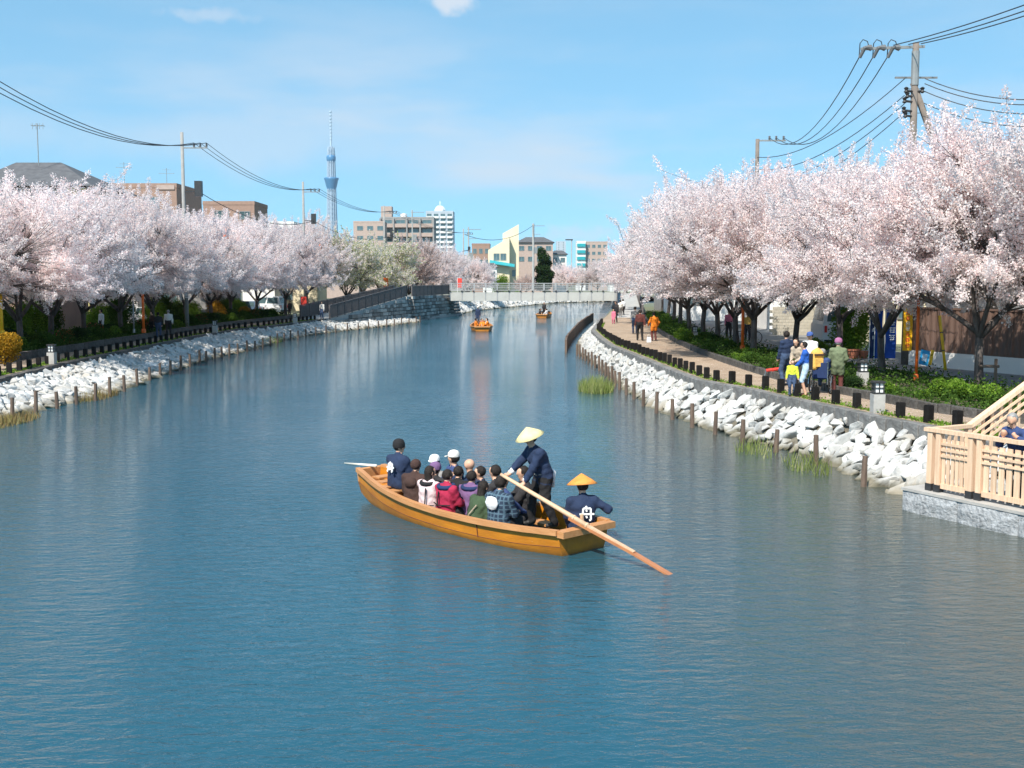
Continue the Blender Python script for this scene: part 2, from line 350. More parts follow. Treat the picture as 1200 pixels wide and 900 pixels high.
def mat_water():
    m = bpy.data.materials.new('water'); m.use_nodes = True
    n = m.node_tree.nodes; l = m.node_tree.links; b = n['Principled BSDF']
    b.inputs['Base Color'].default_value = (.013, .056, .084, 1)
    b.inputs['Roughness'].default_value = .03; b.inputs['IOR'].default_value = 1.55
    g = n.new('ShaderNodeNewGeometry'); MAP = {}
    def nzs(scale, st, rot, det, rough=.6):
        mpn = n.new('ShaderNodeMapping'); mpn.inputs['Scale'].default_value = st; mpn.inputs['Rotation'].default_value = (0, 0, rot)
        l.new(g.outputs['Position'], mpn.inputs[0])
        q = n.new('ShaderNodeTexNoise'); q.inputs['Scale'].default_value = scale; q.inputs['Detail'].default_value = det; q.inputs['Roughness'].default_value = rough
        q.inputs['Distortion'].default_value = .35
        l.new(mpn.outputs[0], q.inputs['Vector']); return q.outputs[0]
    a = nzs(1.7, (.6, 1.4, 1), .25, 4, .6); c = nzs(4.2, (.7, 1.5, 1), -.2, 4, .6)
    patch = nzs(.09, (1, .6, 1), .4, 3)                      # gusts: rougher and calmer patches
    pr = n.new('ShaderNodeMapRange'); l.new(patch, pr.inputs[0]); pr.inputs[1].default_value = .35; pr.inputs[2].default_value = .65
    pr.inputs[3].default_value = .45; pr.inputs[4].default_value = 1.25
    m1 = n.new('ShaderNodeMath'); m1.operation = 'MULTIPLY_ADD'; l.new(c, m1.inputs[0]); m1.inputs[1].default_value = 1.25; l.new(a, m1.inputs[2])
    m2 = n.new('ShaderNodeMath'); m2.operation = 'MULTIPLY'; l.new(m1.outputs[0], m2.inputs[0]); l.new(pr.outputs[0], m2.inputs[1])
    murk_reflect = nzs(.16, (1, .5, 1), .2, 4); sp = n.new('ShaderNodeSeparateXYZ'); l.new(g.outputs['Position'], sp.inputs[0])  # murky shallows plus the right trees' reflection, both put into the body colour
    ad = n.new('ShaderNodeMath'); ad.operation = 'MULTIPLY_ADD'; l.new(murk_reflect, ad.inputs[0]); ad.inputs[1].default_value = 9.0; l.new(sp.outputs[0], ad.inputs[2])
    ms = n.new('ShaderNodeMapRange'); l.new(ad.outputs[0], ms.inputs[0]); ms.inputs[1].default_value = 5.5; ms.inputs[2].default_value = 12.5
    mc = n.new('ShaderNodeMixRGB'); l.new(ms.outputs[0], mc.inputs[0]); mc.inputs[1].default_value = (.012, .070, .102, 1); mc.inputs[2].default_value = (.052, .062, .052, 1); l.new(mc.outputs[0], b.inputs['Base Color'])
    bp = n.new('ShaderNodeBump'); bp.inputs['Strength'].default_value = 1.0; bp.inputs['Distance'].default_value = .034
    l.new(m2.outputs[0], bp.inputs['Height']); l.new(bp.outputs[0], b.inputs['Normal'])
    return m
M['water'] = mat_water()

# ------------------------------------------------------------------ the lie of the banks (x as a function of the distance y)
def line(px_pts, z, near=(), far=()):
    w = [G(a, b, z) for a, b in px_pts]
    pts = list(near) + [(p.x, p.y) for p in w] + list(far)
    pts.sort(key=lambda p: p[1])
    return np.array([p[1] for p in pts]), np.array([p[0] for p in pts])
ZR, ZL = 1.25, 1.05
RW = line([(1012, 570), (956, 545), (909, 528), (870, 519.5), (838, 508), (811, 502), (788, 490), (769, 484.5), (754, 476), (726, 458), (704.5, 436), (674, 414.5)], 0,
          [(12.5, -60), (9.6, 18), (8.5, 22)], [(4.9, 85), (6.5, 100), (8.3, 115), (11.0, 135), (12.8, 150)])
RT = line([(1077, 496.7), (1030, 488), (980, 476.7), (930, 467), (880, 456), (823, 446), (796.7, 436.7), (770, 426), (743, 415), (716.7, 404.7), (703, 395), (695, 387), (698, 383)], ZR,
          [(14, -60), (11.4, 20), (10.5, 23.5)], [(7.96, 99), (9.7, 113), (12.2, 135), (14.2, 150)])
LW = line([(14.5, 490), (90, 474), (146, 460), (200, 439), (252, 421), (290, 412.5), (341.6, 398), (361, 394), (394, 389.5), (424, 386.2), (448, 383.5), (472, 380.3), (491, 378)], 0,
          [(-17.2, -60), (-17.2, 30)], [])
LT = line([(0, 443), (66.7, 426.7), (116.7, 416.7), (166.7, 406.7), (233, 393), (283, 385), (316.7, 381.7), (350, 377.5), (380, 374)], ZL,
          [(-19.0, -60), (-19.0, 35)], [(-16.1, 118), (-13.3, 131)])
X = lambda L, y: float(np.interp(y, L[0], L[1]))
RPy = np.array([20, 24, 26, 27.2, 28.5, 31, 34, 37.5, 41, 46, 52.8, 61.6, 70, 80, 95, 110, 125.]); RPx = np.array([15.5, 13.5, 12.4, 11.6, 11.0, 10.5, 9.8, 9.3, 9.1, 8.95, 8.9, 9.2, 9.6, 10.3, 11.6, 13.2, 15.2])
RQy = np.array([20, 24, 30, 36, 40, 46, 52, 62, 75, 90, 110, 125.]); RQx = np.array([19, 17.3, 15.6, 14.9, 14.2, 12.9, 12.3, 12.1, 12.7, 14.0, 16.0, 18.])
RP, RQ = (RPy, RPx), (RQy, RQx)
LP = (np.array([-60, 41, 50, 58, 68, 80, 90, 100, 108.]), np.array([-22.0, -22.3, -22.6, -22.7, -22.9, -23.3, -22.9, -22.0, -21.2]))
LQ = (np.array([-60, 41, 60, 80, 108.]), np.array([-26, -26.4, -26.8, -27.2, -26.5]))

# ------------------------------------------------------------------ setting: water, ground, paths, road
mb = MB(); mb.quad((-400, -300, 0), (5000, -300, 0), (5000, 700, 0), (-400, 700, 0)); struct('canal_water', mb, M['water'])
ys = [float(y) for y in np.concatenate([[-60], np.arange(20, 24, 2), np.arange(24, 100, 2.0), np.arange(100, 151, 5)])]
far_r = [(19.5, 172), (32, 193), (75, 212), (210, 230), (5000, 260)]
poly = [(X(RT, y), y) for y in ys] + far_r + [(5000, -300), (20, -300)]
mb = MB(); mb.quad(*[(x, y, ZR) for x, y in poly[::-1]]); struct('ground_right', mb, M['ground'])
ysl = [float(y) for y in np.concatenate([[-60], np.arange(30, 131, 2.5)])]
far_l = [(-9.6, 144), (-9.4, 153), (-8.6, 166), (-7.6, 178), (-2, 202), (7.5, 242), (21, 258), (60, 271), (210, 288), (5000, 333)]
poly = [(X(LT, y), y) for y in ysl] + far_l + [(5000, 6000), (-5000, 6000), (-5000, -300), (-20, -300)]
mb = MB(); mb.quad(*[(x, y, ZL) for x, y in poly]); struct('ground_left', mb, M['ground'])

def strip(name, ys, fa, fb, z, m, kind='structure', wob=0):
    mb = MB(); v = []
    for y in ys: v += [(fa(y), y, z), (fb(y), y, z)]
    mb.add(v, [(2 * i, 2 * i + 1, 2 * i + 3, 2 * i + 2) for i in range(len(ys) - 1)])
    return struct(name, mb, m, kind)
yr = list(np.arange(20, 126, 1.5)); yl = list(np.arange(30, 109, 1.5))
strip('path_right', yr, lambda y: X(RT, y) + .18, lambda y: X(RP, y), ZR + .008, M['path'])
strip('planting_bed_right', yr, lambda y: X(RP, y) + .1, lambda y: X(RQ, y), ZR + .16, M['soil'])
strip('road', yr, lambda y: X(RQ, y) - .05, lambda y: X(RQ, y) + 6.5, ZR + .012, M['asphalt'])
strip('path_left', yl, lambda y: X(LP, y), lambda y: X(LT, y) - .18, ZL + .008, M['path'])
strip('planting_bed_left', yl, lambda y: X(LQ, y), lambda y: X(LP, y) - .1, ZL + .28, M['soil'])
strip('service_road', yl, lambda y: X(LQ, y) - 6, lambda y: X(LQ, y) - .2, ZL + .012, M['asphalt'])

# ------------------------------------------------------------------ edging blocks (each a piece of its edging)
def edging(name, L, y0, y1, step, w, h, ztop, m, piece, side=0.0):
    root = link(name, None); root['kind'] = 'structure'
    meshes = []
    for k in range(5):
        b = MB(); r = random.Random(k)
        L0, w0, h0 = step * .97, w, h
        pts = []
        for sx in (-1, 1):
            for sy in (-1, 1):
                for sz in (-1, 1):
                    e = .012 if sz > 0 else 0
                    pts.append((sx * (w0 / 2 - r.uniform(0, .03)), sy * (L0 / 2 - r.uniform(0, .02)), sz * h0 / 2 - r.uniform(0, .025)))
        bm = bmesh.new()
        for p in pts: bm.verts.new(p)
        bmesh.ops.convex_hull(bm, input=bm.verts)
        bmesh.ops.bevel(bm, geom=bm.edges[:], offset=.015, segments=1, affect='EDGES')
        me = bpy.data.meshes.new(piece); bm.to_mesh(me); bm.free(); me.materials.append(m); meshes.append(me)
    s = 0.0; y = y0; n = 0
    while y < y1:
        dx = X(L, y + .3) - X(L, y); a = atan2(dx, .3)
        yc = y + step / 2 * cos(a); xc = X(L, yc) + side
        o = link(piece, meshes[n % 5], root, (xc, yc, ztop - h / 2 + random.uniform(-.012, .012)), -a)
        y += step * cos(a); n += 1
    return root
edging('canal_edging_right', RT, 23.6, 112, .62, .32, .42, ZR + .03, M['kerb'], 'block')
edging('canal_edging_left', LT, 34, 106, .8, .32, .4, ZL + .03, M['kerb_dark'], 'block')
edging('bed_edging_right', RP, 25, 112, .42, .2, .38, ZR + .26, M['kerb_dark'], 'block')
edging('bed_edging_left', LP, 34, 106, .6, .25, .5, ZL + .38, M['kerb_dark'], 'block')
edging('road_kerb_right', RQ, 26, 112, .9, .15, .3, ZR + .2, M['concrete'], 'block')

# ------------------------------------------------------------------ white rock slopes
def rock_mesh(seed, flat=.5, lo=False):
    r = np.random.default_rng(seed)
    n = 12 if lo else 20
    p = r.normal(size=(n, 3)); p /= np.linalg.norm(p, axis=1)[:, None]
    p *= r.uniform(.75, 1.05, size=(n, 1)); p *= np.array([.5, .34, .30 * flat * 2])
    bm = bmesh.new()
    for q in p: bm.verts.new(q)
    res = bmesh.ops.convex_hull(bm, input=bm.verts)
    bmesh.ops.delete(bm, geom=[v for v in bm.verts if not v.link_faces], context='VERTS')
    if not lo: bmesh.ops.bevel(bm, geom=bm.edges[:], offset=.018, segments=1, affect='EDGES')
    me = bpy.data.meshes.new('stone'); bm.to_mesh(me); bm.free(); me.materials.append(M['stone_white']); return me
def wet_foot(m):
    # stones are wet and weedy just above the water
    n = m.node_tree.nodes; l = m.node_tree.links; b = n['Principled BSDF']
    src = b.inputs['Base Color'].links[0].from_socket
    g = n.new('ShaderNodeNewGeometry'); sp = n.new('ShaderNodeSeparateXYZ'); l.new(g.outputs['Position'], sp.inputs[0])
    q = n.new('ShaderNodeTexNoise'); q.inputs['Scale'].default_value = 2.5; q.inputs['Detail'].default_value = 4; l.new(g.outputs['Position'], q.inputs['Vector'])
    ad = n.new('ShaderNodeMath'); ad.operation = 'MULTIPLY_ADD'; l.new(q.outputs[0], ad.inputs[0]); ad.inputs[1].default_value = -.45; l.new(sp.outputs[2], ad.inputs[2])
    mr = n.new('ShaderNodeMapRange'); l.new(ad.outputs[0], mr.inputs[0]); mr.inputs[1].default_value = -.16; mr.inputs[2].default_value = .10; mr.inputs[3].default_value = .9; mr.inputs[4].default_value = 0
    mx = n.new('ShaderNodeMixRGB'); l.new(mr.outputs[0], mx.inputs[0]); l.new(src, mx.inputs[1]); mx.inputs[2].default_value = (.10, .085, .045, 1); l.new(mx.outputs[0], b.inputs['Base Color'])
    # earth and dust settled in broad patches
    q2 = n.new('ShaderNodeTexNoise'); q2.inputs['Scale'].default_value = .9; q2.inputs['Detail'].default_value = 6; l.new(g.outputs['Position'], q2.inputs['Vector'])
    m2 = n.new('ShaderNodeMapRange'); l.new(q2.outputs[0], m2.inputs[0]); m2.inputs[1].default_value = .5; m2.inputs[2].default_value = .75; m2.inputs[4].default_value = .7
    mx2 = n.new('ShaderNodeMixRGB'); l.new(m2.outputs[0], mx2.inputs[0]); l.new(mx.outputs[0], mx2.inputs[1]); mx2.inputs[2].default_value = (.36, .31, .24, 1); l.new(mx2.outputs[0], b.inputs['Base Color'])
wet_foot(M['stone_white'])
ROCKS = [rock_mesh(k, random.Random(k).uniform(.30, .48)) for k in range(16)]
ROCKS_LO = [rock_mesh(100 + k, .5, True) for k in range(8)]
def rock_slope(name, Lw, Lt, y0, y1, zt, inset, size, seed, sgn, singles=300):
    r = random.Random(seed)
    ysx = np.arange(y0, y1 + .1, 1.0); v = []
    for y in ysx:
        xa, xb = X(Lw, y) + sgn * (inset - .25), X(Lt, y) + sgn * .02
        v += [(xa, y, -.35), (xa + (xb - xa) * .5, y, zt * .28), (xb, y, zt - .28)]
    b = MB(); k = len(ysx)
    b.add(v, [(3 * i + j, 3 * i + j + 1, 3 * i + j + 4, 3 * i + j + 3) for i in range(k - 1) for j in range(2)])
    root = struct(name, b, M['slope_earth'])
    st = []
    y = y0
    while y < y1:
        xa, xb = X(Lw, y) + sgn * inset, X(Lt, y) - sgn * .12
        wid = sqrt((xb - xa) ** 2 + zt ** 2)
        rows = max(4, int(wid / (size * .46)))
        for j in range(rows):
            u = (j + r.uniform(.2, .8)) / rows
            yy = y + r.uniform(-.3, .3)
            xa2, xb2 = X(Lw, yy) + sgn * inset, X(Lt, yy) - sgn * .12
            s = size * r.uniform(.75, 1.5) * (1.12 - .2 * u)
            z = -.05 + (zt - .12) * (u ** 1.15) + .03
            st.append((Vector((xa2 + (xb2 - xa2) * u, yy, z)), s, u))
        y += size * .62
    st.sort(key=lambda q: -q[1] / q[0].y)
    big = st[:singles]; rest = st[singles:]
    slope_ang = atan2(zt, 2.0)
    def rot(): return Euler((r.uniform(-.5, .35) , sgn * -slope_ang * .8 + r.uniform(-.4, .3), r.uniform(-.9, .9)))
    for p, s, u in big:
        o = link('stone', r.choice(ROCKS), root, p); o.rotation_euler = rot(); o.scale = (s * r.uniform(.85, 1.25), s * r.uniform(.85, 1.2), s * r.uniform(.8, 1.3))
    V = []; Fc = []; off = 0
    cache = []
    for me in ROCKS_LO:
        cache.append((np.array([v.co for v in me.vertices]), [list(q.vertices) for q in me.polygons]))
    for p, s, u in rest:
        vv, ff = cache[r.randrange(len(cache))]
        Rm = np.array(rot().to_matrix()); w = (vv * s * np.array([1, 1, r.uniform(.8, 1.3)])) @ Rm.T + np.array(p)
        V.append(w); Fc += [[i + off for i in f] for f in ff]; off += len(vv)
    if V:
        me = bpy.data.meshes.new('small_stones'); me.from_pydata(np.concatenate(V).tolist(), [], Fc); me.materials.append(M['stone_white'])
        part(root, 'small_stones', me, None, kind='stuff')
    return root
rock_slope('rock_slope_right', RW, RT, 22.6, 112, ZR - .1, .35, .52, 3, 1)
rock_slope('rock_slope_left', LW, LT, 30, 130, ZL - .05, .35, .56, 5, -1)
# beyond the footbridge the bank bends to the right
LW2 = (np.array([150, 165, 176, 199, 239, 255.]), np.array([-7.6, -6.6, -5.6, 0, 9.3, 21.8])); LT2 = (LW2[0], LW2[1] - 2.4)
rock_slope('rock_slope_beyond_bridge', LW2, LT2, 151, 255, ZL + .5, .2, .95, 9, -1, 0)

# ------------------------------------------------------------------ stakes in the water, low posts on the path edges
def stake_mesh(k):
    b = MB(); r = random.Random(k); a = r.uniform(-.03, .03)
    b.tube([(0, 0, -.6), (a * .5, 0, .2), (a, r.uniform(-.02, .02), r.uniform(.62, .82))], [.075, .07, .062], 8); return b.mesh('stake', M['stake'])
STK = [stake_mesh(k) for k in range(6)]
def stakes(pts, side, label, group):
    for i, (x, y) in enumerate(pts):
        o = tag(link('timber_stake', STK[i % 6], None, (x, y, 0), random.uniform(0, 6)), label, 'stake', group)
right_stakes = [(1012, 570), (956, 545), (909, 530), (870, 519.5), (838, 509), (811, 501), (788, 492), (769, 484.5), (754, 476), (743, 468), (734, 463), (726, 457)]
pr = [G(a, b, 0) for a, b in right_stakes]; pr = [(p.x, p.y) for p in pr]
y = pr[-1][1] + 1.6
while y < 71: pr.append((X(RW, y), y)); y += 1.75
stakes(pr, 1, 'brown timber stake standing in the water along the right bank rocks', 'stakes along the right bank')
pl = [G(a, b, 0) for a, b in [(14.5, 490), (42, 483), (67, 479), (90, 474), (112, 470), (129, 464), (146, 459), (161, 452), (176, 446), (188, 442), (200, 439), (212, 434), (223, 430), (234, 426), (242, 424), (252, 421), (260, 419.5), (269, 417.5), (279, 415), (290, 412.5)]]
pl = [(p.x, p.y) for p in pl]; y = pl[-1][1] + 2.2
while y < 128: pl.append((X(LW, y) , y)); y += 2.6
stakes(pl, -1, 'brown timber stake standing in the water along the left bank rocks', 'stakes along the left bank')
b = MB(); b.box((0, 0, .2), (.17, .17, .4)); b.box((0, 0, .408), (.15, .15, .016))
bm = bmesh.new(); me0 = b.mesh('post', M['bollard']); POST = me0
def posts(L, y0, y1, step, off, z, label, group):
    y = y0
    while y < y1:
        a = atan2(X(L, y + .4) - X(L, y), .4)
        o = tag(link('low_post', POST, None, (X(L, y) + off, y, z), -a + random.uniform(-.06, .06)), label, 'post', group)
        o.scale = (1, 1, random.uniform(.9, 1.05)); y += step * cos(a)
posts(RT, 24.3, 90, 1.05, .34, ZR + .008, 'short black square post edging the right path', 'low black posts along the right path')
posts(LT, 37, 104, 1.2, -.34, ZL + .008, 'short black square post edging the left path', 'low black posts along the left path')
# timber sheet piling at the bend of the right bank
pile = thing('sheet_piling', 'dark timber sheet piling standing in the water at the right bank bend', 'piling', (4.0, 72, 0))
pp = [G(663, 414, 0), G(664, 408, 0), G(669, 400, 0), G(678, 389, 0), G(688, 380, 0), G(695, 375, 0)]
for i in range(len(pp) - 1):
    a, c = pp[i], pp[i + 1]; n = max(2, int((c - a).length / .9))
    for k in range(n):
        p = a.lerp(c, (k + .5) / n); d = (c - a).normalized(); b = MB()
        hh = 1.0 + random.uniform(-.05, .05)
        b.box((0, 0, hh / 2 - .3), (.14, (c - a).length / n * .97, hh + .3), rz=-atan2(d.x, d.y))
        part(pile, 'plank', b, M['stake'], loc=(p.x - 4.0, p.y - 72, 0))

# ------------------------------------------------------------------ leaf meshes
def leaf_mesh(name, P, size, tint, m, rng, flat=0.0, asp=1.0, normal=None):
    n = len(P); a = rng.normal(size=(n, 3)); a /= np.linalg.norm(a, axis=1)[:, None]
    b = rng.normal(size=(n, 3)); b -= a * (a * b).sum(1)[:, None]; b /= np.linalg.norm(b, axis=1)[:, None]
    s = size * rng.uniform(.65, 1.35, size=n)
    a = a * (s * asp)[:, None]; b = b * s[:, None]
    bend = np.cross(a, b); bend /= np.linalg.norm(bend, axis=1)[:, None] + 1e-9; bend *= (s * .25)[:, None]
    V = np.empty((n, 4, 3)); V[:, 0] = P - a; V[:, 1] = P - b + bend; V[:, 2] = P + a; V[:, 3] = P + b + bend
    me = bpy.data.meshes.new(name); me.vertices.add(4 * n); me.vertices.foreach_set('co', V.ravel().astype(np.float32))
    me.loops.add(4 * n); me.loops.foreach_set('vertex_index', np.arange(4 * n, dtype=np.int32))
    me.polygons.add(n); me.polygons.foreach_set('loop_start', np.arange(0, 4 * n, 4, dtype=np.int32)); me.polygons.foreach_set('loop_total', np.full(n, 4, dtype=np.int32))
    at = me.attributes.new('tint', 'FLOAT', 'FACE'); at.data.foreach_set('value', np.clip(tint, 0, 1).astype(np.float32))
    me.materials.append(m); me.update(); me.validate(); return me

def gen_tree(seed, m, R=4.9, H=8.0, zb=2.75, trunk=1.8, n_lump=44, n_twig=1000, per=160, size=.031, tbias=0.0, green=0.0):
    rng = np.random.default_rng(seed); r = random.Random(seed)
    wood = MB()
    top = Vector((r.uniform(-.15, .15), r.uniform(-.15, .15), trunk))
    wood.tube([(0, 0, -.15), (r.uniform(-.05, .05), 0, .12), (top.x * .4, top.y * .4 + r.uniform(-.06, .06), trunk * .5), top], [.23, .165, .14, .135], 9)
    nodes = []
    zc_ = (zb + H) / 2; rz_ = (H - zb) / 2
    nl = r.choice((5, 6, 6)); a0 = r.uniform(0, 6.28)
    for i in range(nl):
        az = a0 + i * 2 * pi / nl + r.uniform(-.3, .3); inc = r.uniform(.35, 1.0); L = r.uniform(3.4, 4.6)
        p = Vector(top) - Vector((0, 0, r.uniform(0, .35))); pts = [p.copy()]
        for k in range(6):
            inc += r.uniform(-.16, .12)
            p = p + Vector((sin(inc) * cos(az), sin(inc) * sin(az), cos(inc))) * (L / 6); az += r.uniform(-.2, .2)
            if (Vector((p.x, p.y)).length < R * .9): pts.append(p.copy())
        rad = [.085 * (1 - .8 * k / (len(pts) - 1)) + .012 for k in range(len(pts))]
        wood.tube(pts, rad, 6); nodes += pts[1:]
        for k in range(2, len(pts)):
            for q in range(2):
                d = (pts[k] - pts[k - 1]).normalized() + Vector((r.uniform(-1, 1), r.uniform(-1, 1), r.uniform(-.45, .6))); d.normalize()
                L2 = r.uniform(1.0, 2.1); s = pts[k]; e = [s, s + d * L2 * .5 + Vector((0, 0, .05)), s + d * L2 + Vector((0, 0, r.uniform(-.1, .25)))]
                wood.tube(e, [.038, .024, .01], 5, False); nodes += e[1:]
    N = np.array([tuple(p) for p in nodes])
    C = np.array([0, 0, zc_]); RR = np.array([R, R, rz_])
    # clumps of twigs through the crown, more of them towards its outside
    lump = rng.normal(size=(n_lump, 3)); lump /= np.linalg.norm(lump, axis=1)[:, None]; lump *= rng.uniform(.38, .86, size=(n_lump, 1)) ** .8
    lump[:, 2] = np.where(lump[:, 2] < -.75, -.75, lump[:, 2])
    ring = np.arange(n_lump) < 13                      # drooping skirts round the lower edge of the crown
    ra = rng.uniform(0, 6.28, n_lump); rr = rng.uniform(.45, .9, n_lump)
    lump = np.where(ring[:, None], np.stack([np.cos(ra) * rr, np.sin(ra) * rr, rng.uniform(-.8, -.5, n_lump)], 1), lump)
    lt = rng.uniform(-.12, .12, size=n_lump)
    P = []; T = []
    for i in range(n_twig):
        j = rng.integers(n_lump); o = C + (lump[j] * RR) + rng.normal(size=3) * np.array([.72, .72, .55])
        if o[2] < zb + .1: o[2] = zb + rng.uniform(.0, .5)
        nd = N[np.argmin(((N - o) ** 2).sum(1))]
        out = (o - (C - np.array([0, 0, 1.6]))) / RR; out /= np.linalg.norm(out) + 1e-6
        d = out * .9 + rng.normal(size=3) * .42 + np.array([0, 0, .16]); d /= np.linalg.norm(d)
        L = rng.uniform(.45, 1.05) * (1.12 if out[2] > .4 else 1.0)
        mid = (nd + o) / 2 + np.array([0, 0, -.04]); e1 = o + d * L * .5; e2 = o + d * L + np.array([0, 0, .07 * L])
        wood.tube([nd, mid, o, e2], [.014, .011, .008, .004], 3, False)
        n1 = int(per * L); t = rng.uniform(0, 1, n1)
        base = np.where((t < .5)[:, None], o + (e1 - o) * (2 * t)[:, None], e1 + (e2 - e1) * (2 * t - 1)[:, None])
        sp = .105 * (1.05 - .55 * t)
        P.append(base + rng.normal(size=(n1, 3)) * sp[:, None]); T.append(np.full(n1, lt[j]))
        n2 = int(per * .3); t = rng.uniform(.3, 1, n2); P.append(mid + (o - mid) * t[:, None] + rng.normal(size=(n2, 3)) * .10); T.append(np.full(n2, lt[j]))
    P = np.concatenate(P); T = np.concatenate(T)
    tint = .58 + tbias + T + rng.normal(size=len(P)) * .2
    tint = np.where(rng.uniform(size=len(P)) < .05, .05, tint)
    if green: tint = np.where(rng.uniform(size=len(P)) < green, rng.uniform(0, .4, len(P)), np.maximum(tint, .5))
    return wood.mesh('trunk', M['bark'], True), leaf_mesh('crown', P, size, tint, m, rng)
def place_tree(var, x, y, z, rz, s, label, group, name='cherry_tree', cat='tree', sz=None):
    o = thing(name, label, cat, (x, y, z), rz, group); o.scale = (s, s, sz or s * (1.07 if name == 'cherry_tree' and s < .95 else 1))
    link('trunk', var[0], o); link('crown', var[1], o); return o

CH = [gen_tree(11 + k, M['blossom'], R=4.6 + .25 * (k % 3), H=7.7 + .35 * (k % 2)) for k in range(5)]
CG = gen_tree(31, M['blossom_green'], R=4.4, H=8.2, green=.36, n_twig=620, per=80, size=.05)
CD = gen_tree(32, M['blossom_dusty'], R=4.3, H=7.6, n_twig=520, per=80, size=.05)

gr = 'cherry trees in blossom along the right path'
rt = [  # photograph x of the trunk, distance, scale, label
    (1148, 33.8, .9, 'nearest cherry tree on the right, before the brown wall by the wooden deck'),
    (1265, 32.0, 1.06, 'cherry tree whose crown enters at the right edge above the wooden deck'),
    (1035, 38.5, .86, 'blossoming cherry tree beside the blue banners and the red pole'),
    (984, 46.0, .9, 'blossoming cherry tree in front of the white van'),
    (932, 51.0, .96, 'blossoming cherry tree with forked trunk behind the man in navy'),
    (883, 48.6, .98, 'blossoming cherry tree just right of the orange banner pole'),
    (863, 54.6, 1.0, 'blossoming cherry tree just left of the orange banner pole'),
    (841, 59.5, .98, 'third cherry tree left of the orange banner pole along the path'),
    (824, 64.5, 1.0, 'blossoming cherry tree over the bright green shrubs by the path'),
    (808, 71, 1.0, 'blossoming cherry tree behind the person in the orange jacket'),
    (797, 79, 1.0, 'blossoming cherry tree farther along the right path'),
    (789, 88, 1.0, 'blossoming cherry tree on the right before the ramp'),
    (782, 99, 1.02, 'blossoming cherry tree beside the ramp of the right path'),
    (776, 112, 1.0, 'far blossoming cherry tree near the right end of the footbridge')]
for i, (px, d, s, lab) in enumerate(rt):
    p = D(px, 400, d); place_tree(CH[(i * 2) % 5], p.x, d, ZR + .12, i * 2.1 + .4, s, lab, gr)
gl = 'cherry trees in blossom along the left path'
lt_ = [(-95, 48, 1.0, 'leftmost cherry tree, its crown cut by the left edge of the picture'), (22, 53, 1.03, 'blossoming cherry tree behind the yellow shrub on the left'),
       (58, 58.5, 1.04, 'blossoming cherry tree with a forked trunk beside the white pole on the left'), (98, 64, 1.03, 'blossoming cherry tree above the dark hedges on the left'), (143, 70, 1.05, 'blossoming cherry tree beside the white tent on the left'),
       (179, 76, 1.05, 'blossoming cherry tree above the man in the white shirt'), (220, 83, 1.06, 'blossoming cherry tree just right of the man in the white shirt'), (248, 90, 1.08, 'blossoming cherry tree by the rust coloured shrub on the left'),
       (271, 96, 1.08, 'blossoming cherry tree left of the parked white van on the left'), (300, 104, 1.08, 'blossoming cherry tree with forked trunk before the parked cars on the left'),
       (335, 114, 1.08, 'blossoming cherry tree before the beige wall near the left ramp')]
for i, (px, d, s, lab) in enumerate(lt_):
    p = D(px, 380, d); place_tree(CH[(i * 3 + 1) % 5], p.x, d, ZL + .1, i * 1.7 + 1.0, s, lab, gl)
# second rows behind, which close the crowns
bl = 'cherry trees in a second row on the left'
for i, (px, d, s, var, lab) in enumerate([(30, 74, 1.06, 0, 'cherry tree of the second row below the grey roofed house'), (110, 84, 1.05, 2, 'cherry tree of the second row below the brown flats'), (190, 96, 1.04, 3, 'cherry tree of the second row at the foot of the left power pole'),
                                        (255, 108, 1.05, 1, 'cherry tree of the second row below the small brown block of flats')]):
    p = D(px, 380, d); place_tree(CH[var], p.x, d, ZL, i * 2.3, s, lab, bl)
place_tree(CH[1], D(360, 380, 128).x, 128, ZL, 1.0, 1.28, 'pale cherry tree in front of the tall lattice tower', None)
place_tree(CG, D(405, 380, 133).x, 133, ZL, 2.0, 1.1, 'cherry tree with fresh green leaves left above the stone ramp', None)
place_tree(CG, D(450, 380, 146).x, 146, ZL, 4.0, 1.1, 'greenish cherry tree above the top of the stone ramp', None)
place_tree(CD, D(480, 380, 156).x, 156, ZL, 0.5, 1.15, 'dusky pink cherry tree behind the stone abutment', None)
place_tree(CG, D(425, 380, 160).x, 160, ZL, 1.0, 1.2, 'white and green cherry tree far behind the left ramp', None)
place_tree(CH[3], D(508, 380, 172).x, 172, ZL, 0.5, 1.1, 'pink cherry tree just left of the footbridge', None)
place_tree(CH[0], D(548, 380, 190).x, 190, ZL, 1.5, .95, 'pink cherry tree behind the left end of the footbridge', None)
place_tree(CD, D(618, 380, 232).x, 258, ZL, 1.5, .6, 'low brownish tree behind the middle of the footbridge', None)
for i, (px, d, s, lab) in enumerate([(664, 292, 1.0, 'pink cherry tree far behind the footbridge, left of a pair'), (700, 285, 1.05, 'pink cherry tree far behind the footbridge, right of a pair'), (735, 250, 1.1, 'pink cherry tree behind the right end of the footbridge')]):
    place_tree(CH[(i + 2) % 5], D(px, 380, d).x, d, ZL, i * 2.0, s, lab, 'pink trees far behind the footbridge')

